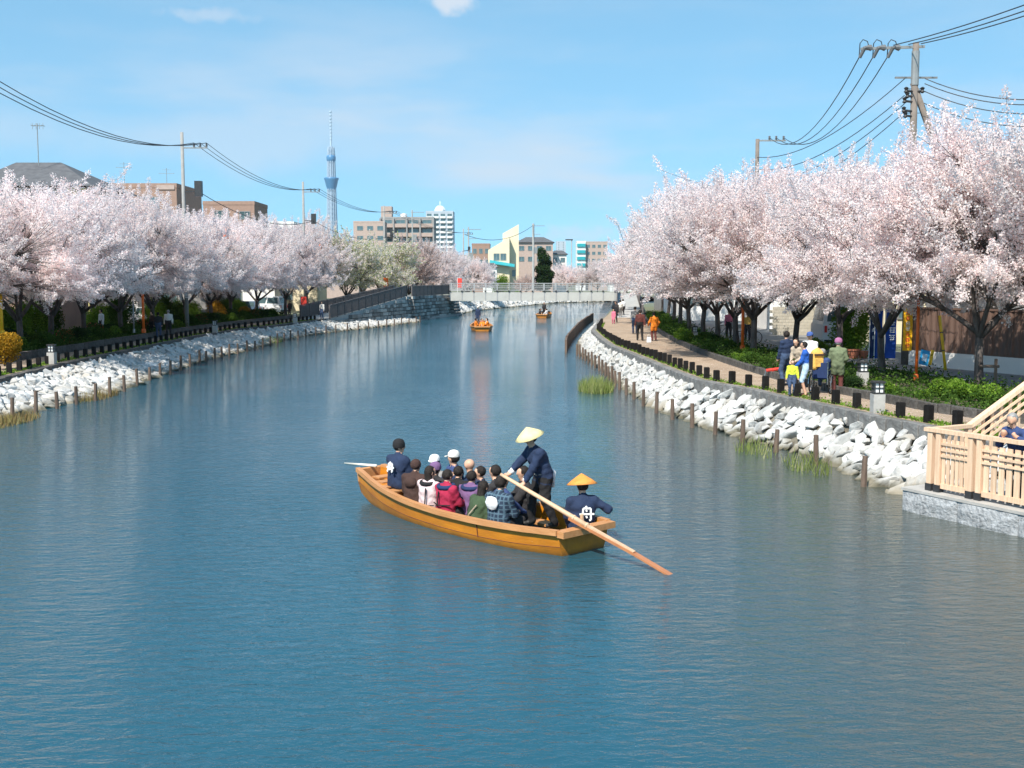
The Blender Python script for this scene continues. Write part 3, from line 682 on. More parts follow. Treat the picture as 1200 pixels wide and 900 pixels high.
def blob(rng, lobes, n):
    P = []
    w = np.array([l[3] * l[4] * l[5] for l in lobes]) ** .67; w /= w.sum()
    for (cx, cy, cz, rx, ry, rz), k in zip(lobes, (w * n).astype(int)):
        q = rng.normal(size=(k, 3)); q /= np.linalg.norm(q, axis=1)[:, None]; q *= (rng.uniform(.25, 1.06, size=(k, 1)) ** .45)
        P.append(q * np.array([rx, ry, rz]) + np.array([cx, cy, cz]))
    P = np.concatenate(P); return P[P[:, 2] > 0]
def bush_mesh(seed, w, h, m, n=3500, size=.045, nl=7):
    rng = np.random.default_rng(seed); lob = []
    for i in range(nl):
        a = rng.uniform(0, 6.28); q = rng.uniform(0, .6) * w / 2
        lob.append((cos(a) * q, sin(a) * q, h * rng.uniform(.3, .66), w * rng.uniform(.22, .34), w * rng.uniform(.22, .34), h * rng.uniform(.28, .4)))
    P = blob(rng, lob, n); tint = .5 + rng.normal(size=len(P)) * .22 + (P[:, 2] / h - .5) * .1
    return leaf_mesh('foliage', P, size, tint, m, rng, asp=.7)
def stem_mesh(h, w):
    b = MB(); r = random.Random(int(h * 100))
    for i in range(5):
        a = i * 1.3; b.tube([(0, 0, -.05), (cos(a) * w * .12, sin(a) * w * .12, h * .35), (cos(a) * w * .25, sin(a) * w * .25, h * .7)], [.03, .02, .008], 4, False)
    return b.mesh('stem', M['bark'])
def shrub(me, st, x, y, z, s, label, group=None, name='shrub', cat='shrub'):
    o = thing(name, label, cat, (x, y, z), random.uniform(0, 6), group); o.scale = (s, s, s)
    link('foliage', me, o); link('stem', st, o); return o
B_d = [bush_mesh(50 + k, 1.8, 1.3, M['leaf_dark']) for k in range(2)]; B_g = [bush_mesh(60 + k, 1.6, 1.0, M['leaf']) for k in range(2)]
B_b = [bush_mesh(70 + k, 1.4, .8, M['leaf_bright'], 2600) for k in range(2)]; B_o = bush_mesh(80, 2.0, 1.5, M['leaf_orange'], 4000); B_f = bush_mesh(81, 1.7, 1.0, M['leaf_flower'])
B_t = [bush_mesh(90 + k, 2.6, 3.4, M['leaf'] if k else M['leaf_bright'], 7000, .06, 12) for k in range(2)]
ST = stem_mesh(1.0, 1.2)
# left bed
p = G(14, 428, ZL + .28); shrub(B_o, ST, p.x - .75, p.y + 1.0, ZL + .22, 1.0, 'rounded yellow orange shrub at the left edge of the picture')
labL = 'clipped dark green shrub in the left planting bed'
y = 50.0; k = 0
while y < 106:
    me = (B_g[0], B_f, B_b[0], B_d[1], B_g[1])[k % 5]
    shrub(me, ST, X(LP, y) - 1.0 - (k % 2) * .9, y, ZL + .25, random.uniform(.75, 1.0), 'low green shrub in the left planting bed beside the path', 'low shrubs in the left planting bed'); y += 1.35; k += 1
y = 46.0; k = 0
while y < 112:
    shrub(B_t[k % 2], ST, X(LQ, y) - random.uniform(-1.2, 1.0), y, ZL, random.uniform(.62, .86), 'tall leafy evergreen bush behind the left row of cherry trunks', 'tall bushes behind the left trunks', 'evergreen_bush', 'bush'); y += random.choice((1.8, 2.6, 4.2)); k += 1
p = D(254, 360, 93); shrub(bush_mesh(83, 2.0, 2.6, M['leaf_orange'], 4000), ST, p.x, 93, ZL, .95, 'rust coloured upright shrub under the left cherry trees')
p = D(287, 365, 99); shrub(B_o, ST, p.x, 99, ZL + .2, .9, 'small orange shrub before the parked cars on the left')
# right bed
y = 27.5; k = 0
while y < 110:
    for off in ((.7, 1.9) if y < 45 else (.6, 1.7)):
        xx = X(RP, y) + off + random.uniform(-.2, .3)
        if xx < X(RQ, y) - .4 and not (y < 29 and off < 1) and random.random() < .6:
            me = (B_g[0], B_b[0], B_g[1], B_d[0], B_b[1])[(k * 2 + int(off)) % 5]
            shrub(me, ST, xx, y, ZR + .14, random.uniform(.3, .5), 'small green shrub in the right planting bed', 'low shrubs in the right planting bed')
    y += 1.5; k += 1
for px, d, s in ((1128, 30.2, .75), (1098, 31, .7), (1160, 29.2, .7)):
    p = D(px, 450, d); shrub(B_b[k % 2], ST, p.x, d, ZR + .14, s, 'bright fresh green shrub before the brown wall', 'bright green shrubs before the brown wall'); k += 1
for px, d in ((797, 62), (806, 59.5)):
    p = D(px, 400, d); shrub(B_b[0], ST, p.x, d, ZR + .12, .9, 'bright yellow green shrub beside the person in orange', 'bright shrubs beside the person in orange')
p = D(1002, 380, 50); shrub(B_t[0], ST, p.x, 50, ZR, .85, 'leafy evergreen bush standing behind the terracotta pots')
p = D(958, 395, 53); shrub(B_b[1], ST, p.x, 53, ZR, .9, 'bright green bush beside the white van')

# low plants covering the beds: nobody could count them
def cover(name, La, Lb, y0, y1, z, n, m, h, size, seed, label):
    rng = np.random.default_rng(seed); yy = y0 + (y1 - y0) * rng.uniform(0, 1, n) ** 1.4
    u = rng.uniform(.03, .97, n); xa = np.interp(yy, *La); xb = np.interp(yy, *Lb)
    P = np.stack([xa + (xb - xa) * u, yy, z + h * np.abs(rng.normal(size=n)) * (.5 + .5 * np.sin(xa * 3 + yy * 1.7 + 5 * u))], 1)
    o = link(name, leaf_mesh(name, P, size, .5 + rng.normal(size=n) * .25, m, rng, asp=.5)); tag(o, label, 'ground cover', None, 'stuff'); return o
cover('ground_cover', RP, RQ, 26, 110, ZR + .17, 42000, M['leaf'], .22, .05, 1, 'low green plants covering the right planting bed')
cover('ground_cover', LQ, LP, 38, 107, ZL + .28, 42000, M['leaf'], .3, .06, 2, 'low green plants covering the left planting bed')
RT2 = (RT[0], RT[1] + .22); RT3 = (RT[0], RT[1] + .6)
cover('grass', RT2, RT3, 24, 90, ZR + .01, 9000, M['leaf_bright'], .06, .035, 3, 'thin strip of grass along the edge of the right path')
LT2b = (LT[0], LT[1] - .22); LT3b = (LT[0], LT[1] - .7)
cover('grass', LT3b, LT2b, 38, 104, ZL + .01, 9000, M['leaf_bright'], .07, .04, 4, 'thin strip of grass along the edge of the left path')

def reeds(x, y, rx, ry, n, h, m, label, seed, z=-.02):
    rng = np.random.default_rng(seed); b = MB(); T = []
    V = []; n_ = n
    a = rng.uniform(0, 6.28, n); q = np.sqrt(rng.uniform(0, 1, n)); bx = np.cos(a) * q * rx; by = np.sin(a) * q * ry
    hh = h * rng.uniform(.45, 1.1, n) * (1.1 - .5 * q); ln = rng.normal(size=(n, 2)) * .25; w = .012; ang = rng.uniform(0, 3.14, n)
    V = np.zeros((n, 4, 3)); dx, dy = np.cos(ang) * w, np.sin(ang) * w
    V[:, 0] = np.stack([bx - dx, by - dy, np.zeros(n)], 1); V[:, 1] = np.stack([bx + dx, by + dy, np.zeros(n)], 1)
    V[:, 2] = np.stack([bx + dx * .3 + ln[:, 0] * hh, by + dy * .3 + ln[:, 1] * hh, hh], 1); V[:, 3] = np.stack([bx - dx * .3 + ln[:, 0] * hh, by - dy * .3 + ln[:, 1] * hh, hh], 1)
    me = bpy.data.meshes.new('reeds'); me.from_pydata(V.reshape(-1, 3).tolist(), [], np.arange(4 * n).reshape(-1, 4).tolist())
    at = me.attributes.new('tint', 'FLOAT', 'FACE'); at.data.foreach_set('value', np.clip(rng.normal(.5, .25, n), 0, 1).astype(np.float32)); me.materials.append(m)
    return tag(link('reed_clump', me, None, (x, y, z)), label, 'reeds')
p = G(698, 458, 0); reeds(p.x, p.y, .75, 1.6, 900, .75, M['reed'], 'green reed clump growing in the water off the right bank bend', 1)
for (px, py, rx, ry, n, lab) in ((885, 530, .5, 1.2, 130, 'sparse green reeds between the stakes on the right bank'), (945, 548, .5, 1.4, 150, 'sparse green reeds near the nearest stakes of the right bank')):
    p = G(px, py, 0); reeds(p.x, p.y, rx, ry, n, .5, M['reed'], lab, px)
p = G(8, 496, 0); reeds(p.x, p.y, .6, 2.2, 900, .35, M['reed_dry'], 'brown dry reeds at the left edge by the left bank', 5)
p = G(125, 466, 0); reeds(p.x - .4, p.y, .6, 2.0, 600, .35, M['reed_dry'], 'dry reeds at the foot of the rocks on the left bank', 6)
p = G(325, 402, 0); reeds(p.x - .6, p.y, .6, 5, 900, .5, M['reed'], 'long strip of green reeds along the left bank', 7)
p = G(405, 387, 0); reeds(p.x - .6, p.y, .6, 4, 600, .5, M['reed'], 'far green reeds along the left bank before the ramp', 8)

# ------------------------------------------------------------------ footbridge and its stone abutment
bx0, bx1, by = -8.2, 15.2, 146.0
br = thing('footbridge', 'pale footbridge with panelled side crossing the canal', 'footbridge', (0, by, 0))
b = MB(); b.box(((bx0 + bx1) / 2, 1.8, 2.62), (bx1 - bx0, 3.2, .95)); part(br, 'deck', b, M['concrete'])
npan = 15; pw = (bx1 - bx0) / npan
for i in range(npan):
    x = bx0 + (i + .5) * pw
    b = MB(); b.box((x, .1, 2.68), (pw - .1, .1, 1.14)); part(br, 'side_panel', b, M['bridge_panel'])
    b = MB(); b.box((x - pw / 2, .06, 2.72), (.09, .14, 1.22)); b.box((x - pw / 2, .06, 3.9), (.1, .1, 1.15)); part(br, 'rail_post', b, M['ramp_rail'] if False else M['bridge_rail'])
    b = MB(); b.box((x - pw / 2, .03, 3.38), (.24, .2, .18)); part(br, 'bracket', b, M['iron'])
b = MB()
for z in (3.42, 3.66, 3.9, 4.12): b.bar((bx0, .1, z), (bx1, .1, z), .05, .05)
b.bar((bx0, .1, 4.42), (bx1, .1, 4.42), .12, .09); part(br, 'handrail', b, M['bridge_rail'])
b = MB()
n = int((bx1 - bx0) / .16)
for i in range(n): b.box((bx0 + .08 + i * .16, .1, 3.9), (.03, .03, 1.0))
part(br, 'baluster', b, M['bridge_rail'], kind='stuff')
b = MB()
for z in (3.42, 3.9, 4.42): b.bar((bx0, 3.3, z), (bx1, 3.3, z), .06, .06)
for i in range(npan + 1): b.box((bx0 + i * pw, 3.3, 3.9), (.09, .09, 1.1))
part(br, 'far_handrail', b, M['bridge_rail'])

ab = thing('stone_abutment', 'grey masonry abutment at the left end of the footbridge', 'abutment', (-11.5, 130, 0))
def masonry(parent, name, A, B, zA, zB, batter, seed, row=.3, blk=.7):
    # coursed blocks on the face from A to B (plan), standing zA..zB high, leaning back by batter
    r = random.Random(seed); A, B = Vector(A), Vector(B); d = (B - A); L = d.length; d.normalize(); nrm = Vector((d.y, -d.x, 0))
    bb = MB(); z = -.3; blk *= 1.5; row *= 1.35
    while z < max(zA, zB):
        s = -r.uniform(0, blk)
        while s < L:
            l = blk * r.uniform(.7, 1.3); a, c = max(s, 0), min(s + l, L)
            if c - a > .1:
                u = (a + c) / 2 / L; top = zA + (zB - zA) * u
                if z + row * .6 < top:
                    p = A + d * ((a + c) / 2) - nrm * (batter * (z + .3)) + nrm * r.uniform(0, .05)
                    bb.mi = r.randrange(3); bb.box((p.x, p.y, z + row / 2), (c - a - .07, .35 + r.uniform(0, .12), row - .07), rz=atan2(d.y, d.x))
            s += l
        z += row
    return part(parent, name, bb, [M['masonry'], M['masonry_pale'], M['masonry_dark']], kind='stuff')
o3 = Vector((-11.5, 130, 0))
masonry(ab, 'masonry', (0, 0, 0), (2.0, 12.0, 0), 2.95, 2.95, .16, 1)
masonry(ab, 'masonry', (2.0, 12.0, 0), (4.3, 22.0, 0), 2.95, 2.4, .16, 2)
masonry(ab, 'masonry', (-6.0, -24.0, 0), (-.5, -.1, 0), .75, 2.9, .05, 3)
b = MB(); b.prism([(-.55, .5), (1.3, 12.2), (3.5, 22), (-6, 24), (-6, .5)], -.3, 2.85); part(ab, 'core', b, M['masonry'])
b = MB(); b.prism([(-.1, -.3), (2.25, 11.9), (4.6, 22.3), (4.2, 22.4), (1.6, 12.1), (-.5, .1)], -.4, .28); part(ab, 'plinth', b, M['concrete'])
# ramp body
b = MB(); b.add([(-6.2, -24, 0), (-.65, -.2, 0), (-3.6, .4, 0), (-8.8, -24, 0), (-6.2, -24, 1.07), (-.65, -.2, 2.93), (-3.6, .4, 2.93), (-8.8, -24, 1.07)],
                [(0, 1, 5, 4), (1, 2, 6, 5), (2, 3, 7, 6), (3, 0, 4, 7), (4, 5, 6, 7)]); part(ab, 'ramp', b, M['concrete'])
def picket_rail(name, label, pts, loc, h=1.25, step=.17, m='ramp_rail'):
    t = thing(name, label, 'railing', loc)
    bars = MB(); rails = MB()
    for A, B in zip(pts[:-1], pts[1:]):
        A, B = Vector(A), Vector(B); L = (Vector((B.x, B.y, 0)) - Vector((A.x, A.y, 0))).length; n = max(1, int(L / step)); rz = atan2(B.y - A.y, B.x - A.x)
        for i in range(n):
            p = A.lerp(B, (i + .5) / n); bars.box((p.x, p.y, p.z + h * .5), (.10, .04, h * .9), rz=rz)
        for q in (.06, h): rails.bar(A + Vector((0, 0, q)), B + Vector((0, 0, q)), .1, .08)
        n2 = max(1, int(L / 2.0))
        for i in range(n2 + 1):
            p = A.lerp(B, i / n2); bb = MB(); bb.box((p.x, p.y, p.z + h / 2), (.13, .13, h + .12), rz=rz); part(t, 'post', bb, M[m])
    part(t, 'picket', bars, M[m], kind='stuff'); part(t, 'handrail', rails, M[m]); return t
picket_rail('ramp_railing', 'dark picket railing on the canal side of the left ramp', [(0, 0, 1.1), (5.2, 23.5, 2.95)], (-17.6, 106.2, 0))
picket_rail('ramp_railing', 'dark picket railing on the far side of the left ramp', [(0, 0, 1.1), (6.2, 25.0, 2.95)], (-20.3, 105.5, 0))
picket_rail('parapet_railing', 'dark picket railing along the top of the stone abutment', [(0, 0, 2.9), (1.9, 11.9, 2.9), (3.5, 15.8, 3.0)], (-11.85, 130.3, 0))
# right ramp up to the bridge
b = MB(); b.add([(9.9, 104, 1.2), (12.6, 104, 1.2), (16.6, 146, 1.2), (13.9, 146, 1.2), (9.9, 104, 1.27), (12.6, 104, 1.27), (16.6, 146, 3.1), (13.9, 146, 3.1)],
                [(0, 1, 5, 4), (1, 2, 6, 5), (2, 3, 7, 6), (3, 0, 4, 7), (4, 5, 6, 7)]); struct('ramp_right', b, M['concrete'])
picket_rail('ramp_railing', 'dark picket railing on the canal side of the right ramp', [(0, 0, 1.3), (3.85, 40, 3.1)], (10.1, 106, 0))
picket_rail('ramp_railing', 'dark picket railing on the tree side of the right ramp', [(0, 0, 1.3), (3.85, 40, 3.1)], (12.6, 106, 0))
masonry(thing('stone_abutment', 'grey masonry abutment under the right end of the footbridge', 'abutment', (13.2, 144, 0)), 'masonry', (2.2, 0, 0), (0.6, 7, 0), 2.3, 2.3, .0, 6)

# ------------------------------------------------------------------ buildings
WIN = {}
def win_meshes(w, h):
    k = (round(w, 2), round(h, 2))
    if k not in WIN:
        f = MB(); t = .09
        for c, d in (((0, -.03, h / 2 - t / 2), (w, .1, t)), ((0, -.03, -h / 2 + t / 2), (w, .1, t)), ((-w / 2 + t / 2, -.03, 0), (t, .1, h - 2 * t)), ((w / 2 - t / 2, -.03, 0), (t, .1, h - 2 * t)), ((0, -.03, 0), (t * .6, .09, h - 2 * t))): f.box(c, d)
        g = MB(); g.box((0, -.015, 0), (w - 2 * t, .03, h - 2 * t))
        WIN[k] = (f.mesh('window', M['frame']), g.mesh('pane', M['glass']))
    return WIN[k]
def window(root, x, z, w, h, y=0.0, rz=0.0):
    f, g = win_meshes(w, h); o = link('window', f, root, (x, y, z), rz); link('pane', g, o); return o
def block(name, label, cat, x0, x1, yf, dep, z1, wm, rz=0.0, z0=ZL, wins=(), parapet=.5, group=None):
    w = x1 - x0; t = thing(name, label, cat, (x0, yf, z0), rz, group); h = z1 - z0
    b = MB(); b.box((w / 2, dep / 2, h / 2), (w, dep, h)); part(t, 'wall', b, M[wm])
    if parapet:
        b = MB(); q = .18
        b.box((w / 2, q / 2 - .04, h + parapet / 2), (w + .1, q, parapet)); b.box((w / 2, dep - q / 2, h + parapet / 2), (w + .1, q, parapet))
        b.box((q / 2 - .04, dep / 2, h + parapet / 2), (q, dep - .3, parapet)); b.box((w - q / 2 + .04, dep / 2, h + parapet / 2), (q, dep - .3, parapet)); part(t, 'roof', b, M[wm])
    for (x, z, ww, hh) in wins: window(t, x, z, ww, hh)
    return t
# left: grey-roofed house with a hip roof
hx0, hd = D(-40, 200, 92).x, 92.0
hs = thing('house', 'house with grey hip roof and yellow gable wall above the left blossoms', 'house', (hx0, hd, ZL))
hw = D(97, 200, 92).x - hx0
zt = D(60, 218, 92).z - ZL
b = MB(); b.box((hw / 2, 6, zt / 2), (hw, 10, zt)); part(hs, 'wall', b, M['plaster_grey'])
b = MB(); b.box((hw - 1.1, .9, zt / 2 + .2), (1.9, .3, zt - .5)); part(hs, 'gable_wall', b, M['plaster_yellow'])
ze = zt + .05; zr = D(60, 186, 95).z - ZL; ov = .7
rf = MB(); c0, c1, c2, c3 = (-ov, .3, ze), (hw + ov, .3, ze), (hw + ov, 11.7, ze), (-ov, 11.7, ze); r0, r1 = (1.5, 6, zr), (hw - 4.2, 6, zr)
rf.add([c0, c1, c2, c3, r0, r1], [(0, 1, 5, 4), (1, 2, 5), (2, 3, 4, 5), (3, 0, 4), (3, 2, 1, 0)]); roof = part(hs, 'roof', rf, M['roof_grey'])
for wx in (hw - 3.6, hw - 6.4): window(hs, wx, zt - 1.2, 1.7, 1.2, .98)
# brown flats on the left
x0, x1 = D(98, 230, 125).x, D(207, 230, 125).x; zt = D(150, 220, 125).z
t = block('apartment_building', 'low brown brick flats behind the left blossoms beside the power pole', 'building', x0, x1, 125, 10, zt, 'brick_brown', wins=[(3.6, zt - ZL - 1.6, 1.6, 1.3), (7.6, zt - ZL - 1.7, 1.8, 1.4)])
b = MB(); b.box((2.6, -.4, zt - ZL - 1.4), (2.2, .8, 1.9)); part(t, 'balcony', b, M['plaster_grey'])
b = MB(); b.box((x1 - x0 - 1.2, .8, zt - ZL + .05), (2.0, 1.8, .5)); part(t, 'roof_box', b, M['brick_pink'])
x0, x1 = D(238, 240, 150).x, D(298, 240, 150).x; zt = D(260, 240, 150).z
block('apartment_building', 'small brown brick flats with a flat roof left of the lattice tower', 'building', x0, x1, 150, 8, zt, 'brick_brown', wins=[(2.5, zt - ZL - 1.5, 2.0, 1.5), (5.6, zt - ZL - 1.4, 1.5, 1.1)])
# middle distance: balcony block
x0, x1 = D(446, 250, 350).x, D(508, 250, 350).x; zt = D(470, 256, 350).z; w = x1 - x0
t = block('apartment_building', 'grey brown apartment block with rows of balconies', 'building', x0, x1, 350, 12, zt, 'plaster_grey')
for fl in range(6):
    z = zt - ZL - 1.6 - fl * 2.9
    for k in range(4):
        bw = w / 4
        b = MB(); b.box((bw * (k + .5), -.6, z - .65), (bw - .5, 1.1, 1.15)); part(t, 'balcony', b, M['brick_pink'])
        window(t, bw * (k + .5), z + .55, bw - 1.2, 1.2)
    for k in range(5):
        if k in (0, 4): continue
b = MB()
for k in range(5): b.box((w / 4 * k, -.75, (zt - ZL) / 2), (.45, 1.4, zt - ZL))
part(t, 'pier', b, M['plaster_grey'], kind='stuff')
b = MB(); b.box((1.8, 2, zt - ZL + 1.9), (3.4, 4, 3.8)); part(t, 'stair_tower', b, M['brick_pink'])
b = MB(); b.lathe([(0, 0), (1.1, 0), (1.1, 1.6), (0, 1.8)], 12, (7.0, 3, zt - ZL)); part(t, 'water_tank', b, M['white'])
x0, x1 = D(414, 262, 330).x, D(449, 262, 330).x; zt = D(430, 261, 330).z
block('apartment_building', 'pale brown low block left of the balcony block', 'building', x0, x1, 330, 10, zt, 'brick_pink', wins=[(2 + 3 * i, zt - ZL - 1.6 - 2.9 * j, 1.8, 1.3) for i in range(3) for j in range(2)])
# pale high-rise
x0, x1 = D(499, 250, 720).x, D(531, 250, 720).x; zt = D(515, 249, 720).z; w = x1 - x0
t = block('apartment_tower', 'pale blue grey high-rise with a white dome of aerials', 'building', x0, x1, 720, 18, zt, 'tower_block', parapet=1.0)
for fl in range(13):
    z = zt - ZL - 2.2 - fl * 3.2
    for k in range(4):
        b = MB(); b.box((w / 4 * (k + .5), -.5, z - .9), (w / 4 - 1.0, 1.0, 1.2)); part(t, 'balcony', b, M['plaster_white'])
        window(t, w / 4 * (k + .5), z + .6, w / 4 - 1.4, 1.6)
b = MB(); b.lathe([(3.6, 0), (3.6, 2), (3.0, 3.2), (2.9, 3.3), (1.8, 4.6), (0, 4.7)], 6, (w / 2, 6, zt - ZL)); b.box((w / 2, 6, zt - ZL + 6.6), (.4, .4, 2.4)); part(t, 'roof_dome', b, M['white'])
# cream house with a tall fin behind the bridge
yc = 262.0; x0 = D(572, 300, yc).x; x1 = D(597, 300, yc).x; w = x1 - x0
t = thing('house', 'cream house with slanting roof and tall fin wall behind the footbridge', 'house', (x0, yc, ZL))
z_lo, z_hi = D(575, 293, yc).z - ZL, D(597, 278, yc).z - ZL
b = MB(); b.add([(0, 0, 0), (w, 0, 0), (w, 8, 0), (0, 8, 0), (0, 0, z_lo), (w, 0, z_hi), (w, 8, z_hi), (0, 8, z_lo)], [(0, 1, 5, 4), (1, 2, 6, 5), (2, 3, 7, 6), (3, 0, 4, 7), (4, 5, 6, 7)]); part(t, 'wall', b, M['plaster_cream'])
f0, f1 = D(589, 280, yc).x - x0, D(608, 280, yc).x - x0; zf = D(600, 262, yc).z - ZL
b = MB(); b.add([(f0, 3, 0), (f1, 3, 0), (f1, 6, 0), (f0, 6, 0), (f0, 3, zf - 2.2), (f1, 3, zf), (f1, 6, zf), (f0, 6, zf - 2.2)], [(0, 1, 5, 4), (1, 2, 6, 5), (2, 3, 7, 6), (3, 0, 4, 7), (4, 5, 6, 7)]); part(t, 'fin_wall', b, M['plaster_cream'])
for i in range(2): window(t, 2.0 + i * 1.6, D(590, 301, yc).z - ZL, 1.4, 1.6)
window(t, f1 - 1.2, D(600, 320, yc).z - ZL, .8, 1.6, 2.98)
b = MB(); za = D(590, 308, yc).z - ZL; b.add([(.4, -1.6, za), (w + 1.2, -1.6, za - .9), (w + 1.2, -.02, za - .3), (.4, -.02, za + .7), (.4, -1.6, za - .15), (w + 1.2, -1.6, za - 1.05), (w + 1.2, -.02, za - .45), (.4, -.02, za + .55)], [(0, 1, 2, 3), (7, 6, 5, 4), (0, 4, 5, 1), (1, 5, 6, 2), (3, 7, 4, 0)]); part(t, 'awning', b, M['teal'])
def far_block(name, label, pxa, pxb, pyt, d, m, dep=9, wn=(3, 2), pitched=None, cat='building', group=None):
    x0, x1 = D(pxa, 300, d).x, D(pxb, 300, d).x; zt = D(pxa, pyt, d).z; w = x1 - x0; h = zt - ZL
    wins = [(w * (i + .5) / wn[0], h - 1.6 - 2.9 * j, min(1.8, w / wn[0] * .6), 1.3) for i in range(wn[0]) for j in range(wn[1])]
    t = block(name, label, cat, x0, x1, d, dep, zt, m, wins=wins, parapet=0 if pitched else .4, group=group)
    if pitched:
        b = MB(); o = .5; b.add([(-o, -o, h), (w + o, -o, h), (w + o, dep + o, h), (-o, dep + o, h), (w * .25, dep / 2, h + pitched), (w * .75, dep / 2, h + pitched)], [(0, 1, 5, 4), (1, 2, 5), (2, 3, 4, 5), (3, 0, 4), (3, 2, 1, 0)]); part(t, 'roof', b, M['roof_grey'])
    return t
far_block('house', 'brown house left of the cream house behind the footbridge', 553, 574, 287, 290, 'brick_brown', wn=(3, 2), cat='house')
far_block('house', 'brown house with dark roof right of the cream house', 606, 648, 284, 300, 'brick_pink', wn=(4, 2), pitched=1.6, cat='house')
far_block('house', 'low house with dark roof beside the dark conifer', 646, 664, 298, 310, 'plaster_white', wn=(2, 1), pitched=1.2, cat='house')
far_block('house', 'low white house partly hidden behind the far pink trees', 566, 582, 313, 250, 'plaster_white', wn=(2, 1), pitched=1.0, cat='house')
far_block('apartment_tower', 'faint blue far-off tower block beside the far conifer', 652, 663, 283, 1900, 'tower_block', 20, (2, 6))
t = far_block('apartment_building', 'orange brown flats with turquoise stairs far behind the right bank', 686, 712, 284, 460, 'brick_pink', 10, (4, 3))
x0, x1 = D(675.5, 300, 459).x, D(686, 300, 459).x; zt = D(680, 284, 459).z
t = block('stair_tower', 'turquoise stair tower beside the orange brown far flats', 'building', x0, x1, 457.5, 8, zt, 'plaster_white', wins=())
for j in range(4):
    b = MB(); b.box(((x1 - x0) / 2, -.3, (zt - ZL) - 1.2 - j * 2.7), (x1 - x0 - .3, .5, 1.3)); part(t, 'balcony', b, M['teal'])
for (a, c, pt, d, m, lab) in ((715, 760, 300, 400, 'plaster_white', 'white flats far behind the right blossoms'), (300, 345, 262, 210, 'plaster_white', 'pale flats hidden behind the blossoms left of the lattice tower'), (345, 420, 285, 240, 'brick_pink', 'pinkish flats behind the pale cherry below the lattice tower'), (515, 556, 300, 420, 'plaster_grey', 'grey far-off flats right of the high-rise')):
    far_block('apartment_building', lab, a, c, pt, d, m, 10, (5, 3))
# low houses under the left crowns
for (a, c, d, h, m, lab) in ((-120, 18, 84, 4.0, 'brick_brown', 'brown brick wall of a house under the leftmost crowns'), (22, 60, 80, 3.6, 'plaster_grey', 'dark grey house behind the trunks beside the white pole'), (60, 150, 96, 3.6, 'plaster_white', 'low white house behind the left hedge'),
                             (150, 262, 112, 3.8, 'plaster_grey', 'long grey house behind the man in the white shirt'), (262, 322, 132, 4.0, 'plaster_white', 'white building behind the parked cars on the left'), (322, 372, 136, 3.6, 'plaster_cream', 'beige house wall beside the left ramp')):
    x0, x1 = D(a, 350, d).x, D(c, 350, d).x
    block('house', lab, 'house', x0, x1, d, 7, ZL + h, m, wins=[(1.5 + 2.8 * i, 1.9, 1.5, 1.2) for i in range(int((x1 - x0 - 1.5) / 2.8))], parapet=.2)
# right side of the road
x0 = 18.3
t = block('house', 'white house behind the block wall on the right', 'house', 18.2, 27, 78, 9, 6.2, 'plaster_white', z0=ZR, wins=[(2.2, 1.7, .9, 2.0)], parapet=.2)
for (xa, xb, y, dep, z, m, lab) in ((14.6, 22.5, 96, 10, 6.0, 'plaster_white', 'white house farther along the right road'), (16.5, 26, 118, 10, 6.4, 'plaster_grey', 'grey house at the far end of the right road'), (20.3, 30, 60, 12, 6.6, 'plaster_cream', 'cream house behind the white van'), (20.5, 32, 44.5, 10, 6.8, 'plaster_grey', 'grey house behind the brown wall'), (12.2 + 7, 30, 138, 10, 6, 'brick_pink', 'pinkish house beyond the right ramp')):
    block('house', lab, 'house', xa, xb, y, dep, z, m, z0=ZR, wins=[(1.4 + 2.6 * i, 2.0, 1.4, 1.3) for i in range(int((xb - xa - 1.4) / 2.6))], parapet=.25)
# block wall: courses of concrete blocks
bw = thing('block_wall', 'beige concrete block wall behind the forked cherry trunk', 'wall', (16.6, 70, ZR))
bmesh_ = MB(); bmesh_.box((0, 0, 0), (.385, .14, .185)); bme = bmesh_.mesh('block', M['block'])
for j in range(9):
    for i in range(-1, 9):
        x = i * .4 + (.2 if j % 2 else 0) + .2
        if 0 <= x <= 3.3: link('block', bme, bw, (x, 0, .1 + j * .2))
b = MB(); b.box((1.75, .0, .9), (3.35, .11, 1.78)); part(bw, 'mortar', b, M['concrete'])
# brown corrugated wall on a pale base
A, B_ = Vector((16.0, 45.2, ZR)), Vector((20.6, 35.2, ZR)); d = (B_ - A); Lw = d.length; d.normalize(); rzw = atan2(d.y, d.x)
fw = thing('boundary_wall', 'brown ribbed metal wall on a pale concrete base at the right', 'wall', A, rzw)
b = MB(); b.box((Lw / 2, .12, .31), (Lw, .16, .62)); part(fw, 'base', b, M['plaster_white'])
npn = 12; pw = Lw / npn
pm = MB(); v = []; k = 12
for i in range(k + 1):
    x = -pw / 2 + .01 + (pw - .02) * i / k; off = .028 if (i % 4) in (1, 2) else 0
    v += [(x, .07 - off, .62), (x, .07 - off, 2.3)]
pm.add(v, [(2 * i, 2 * i + 2, 2 * i + 3, 2 * i + 1) for i in range(k)]); pm.box((0, .12, 1.46), (pw - .02, .06, 1.68)); pme = pm.mesh('panel', M['wall_brown'])
for i in range(npn): link('panel', pme, fw, (pw * (i + .5), 0, 0))
b = MB(); b.box((Lw / 2, .1, 2.34), (Lw, .16, .08)); part(fw, 'cap', b, M['wall_brown'])

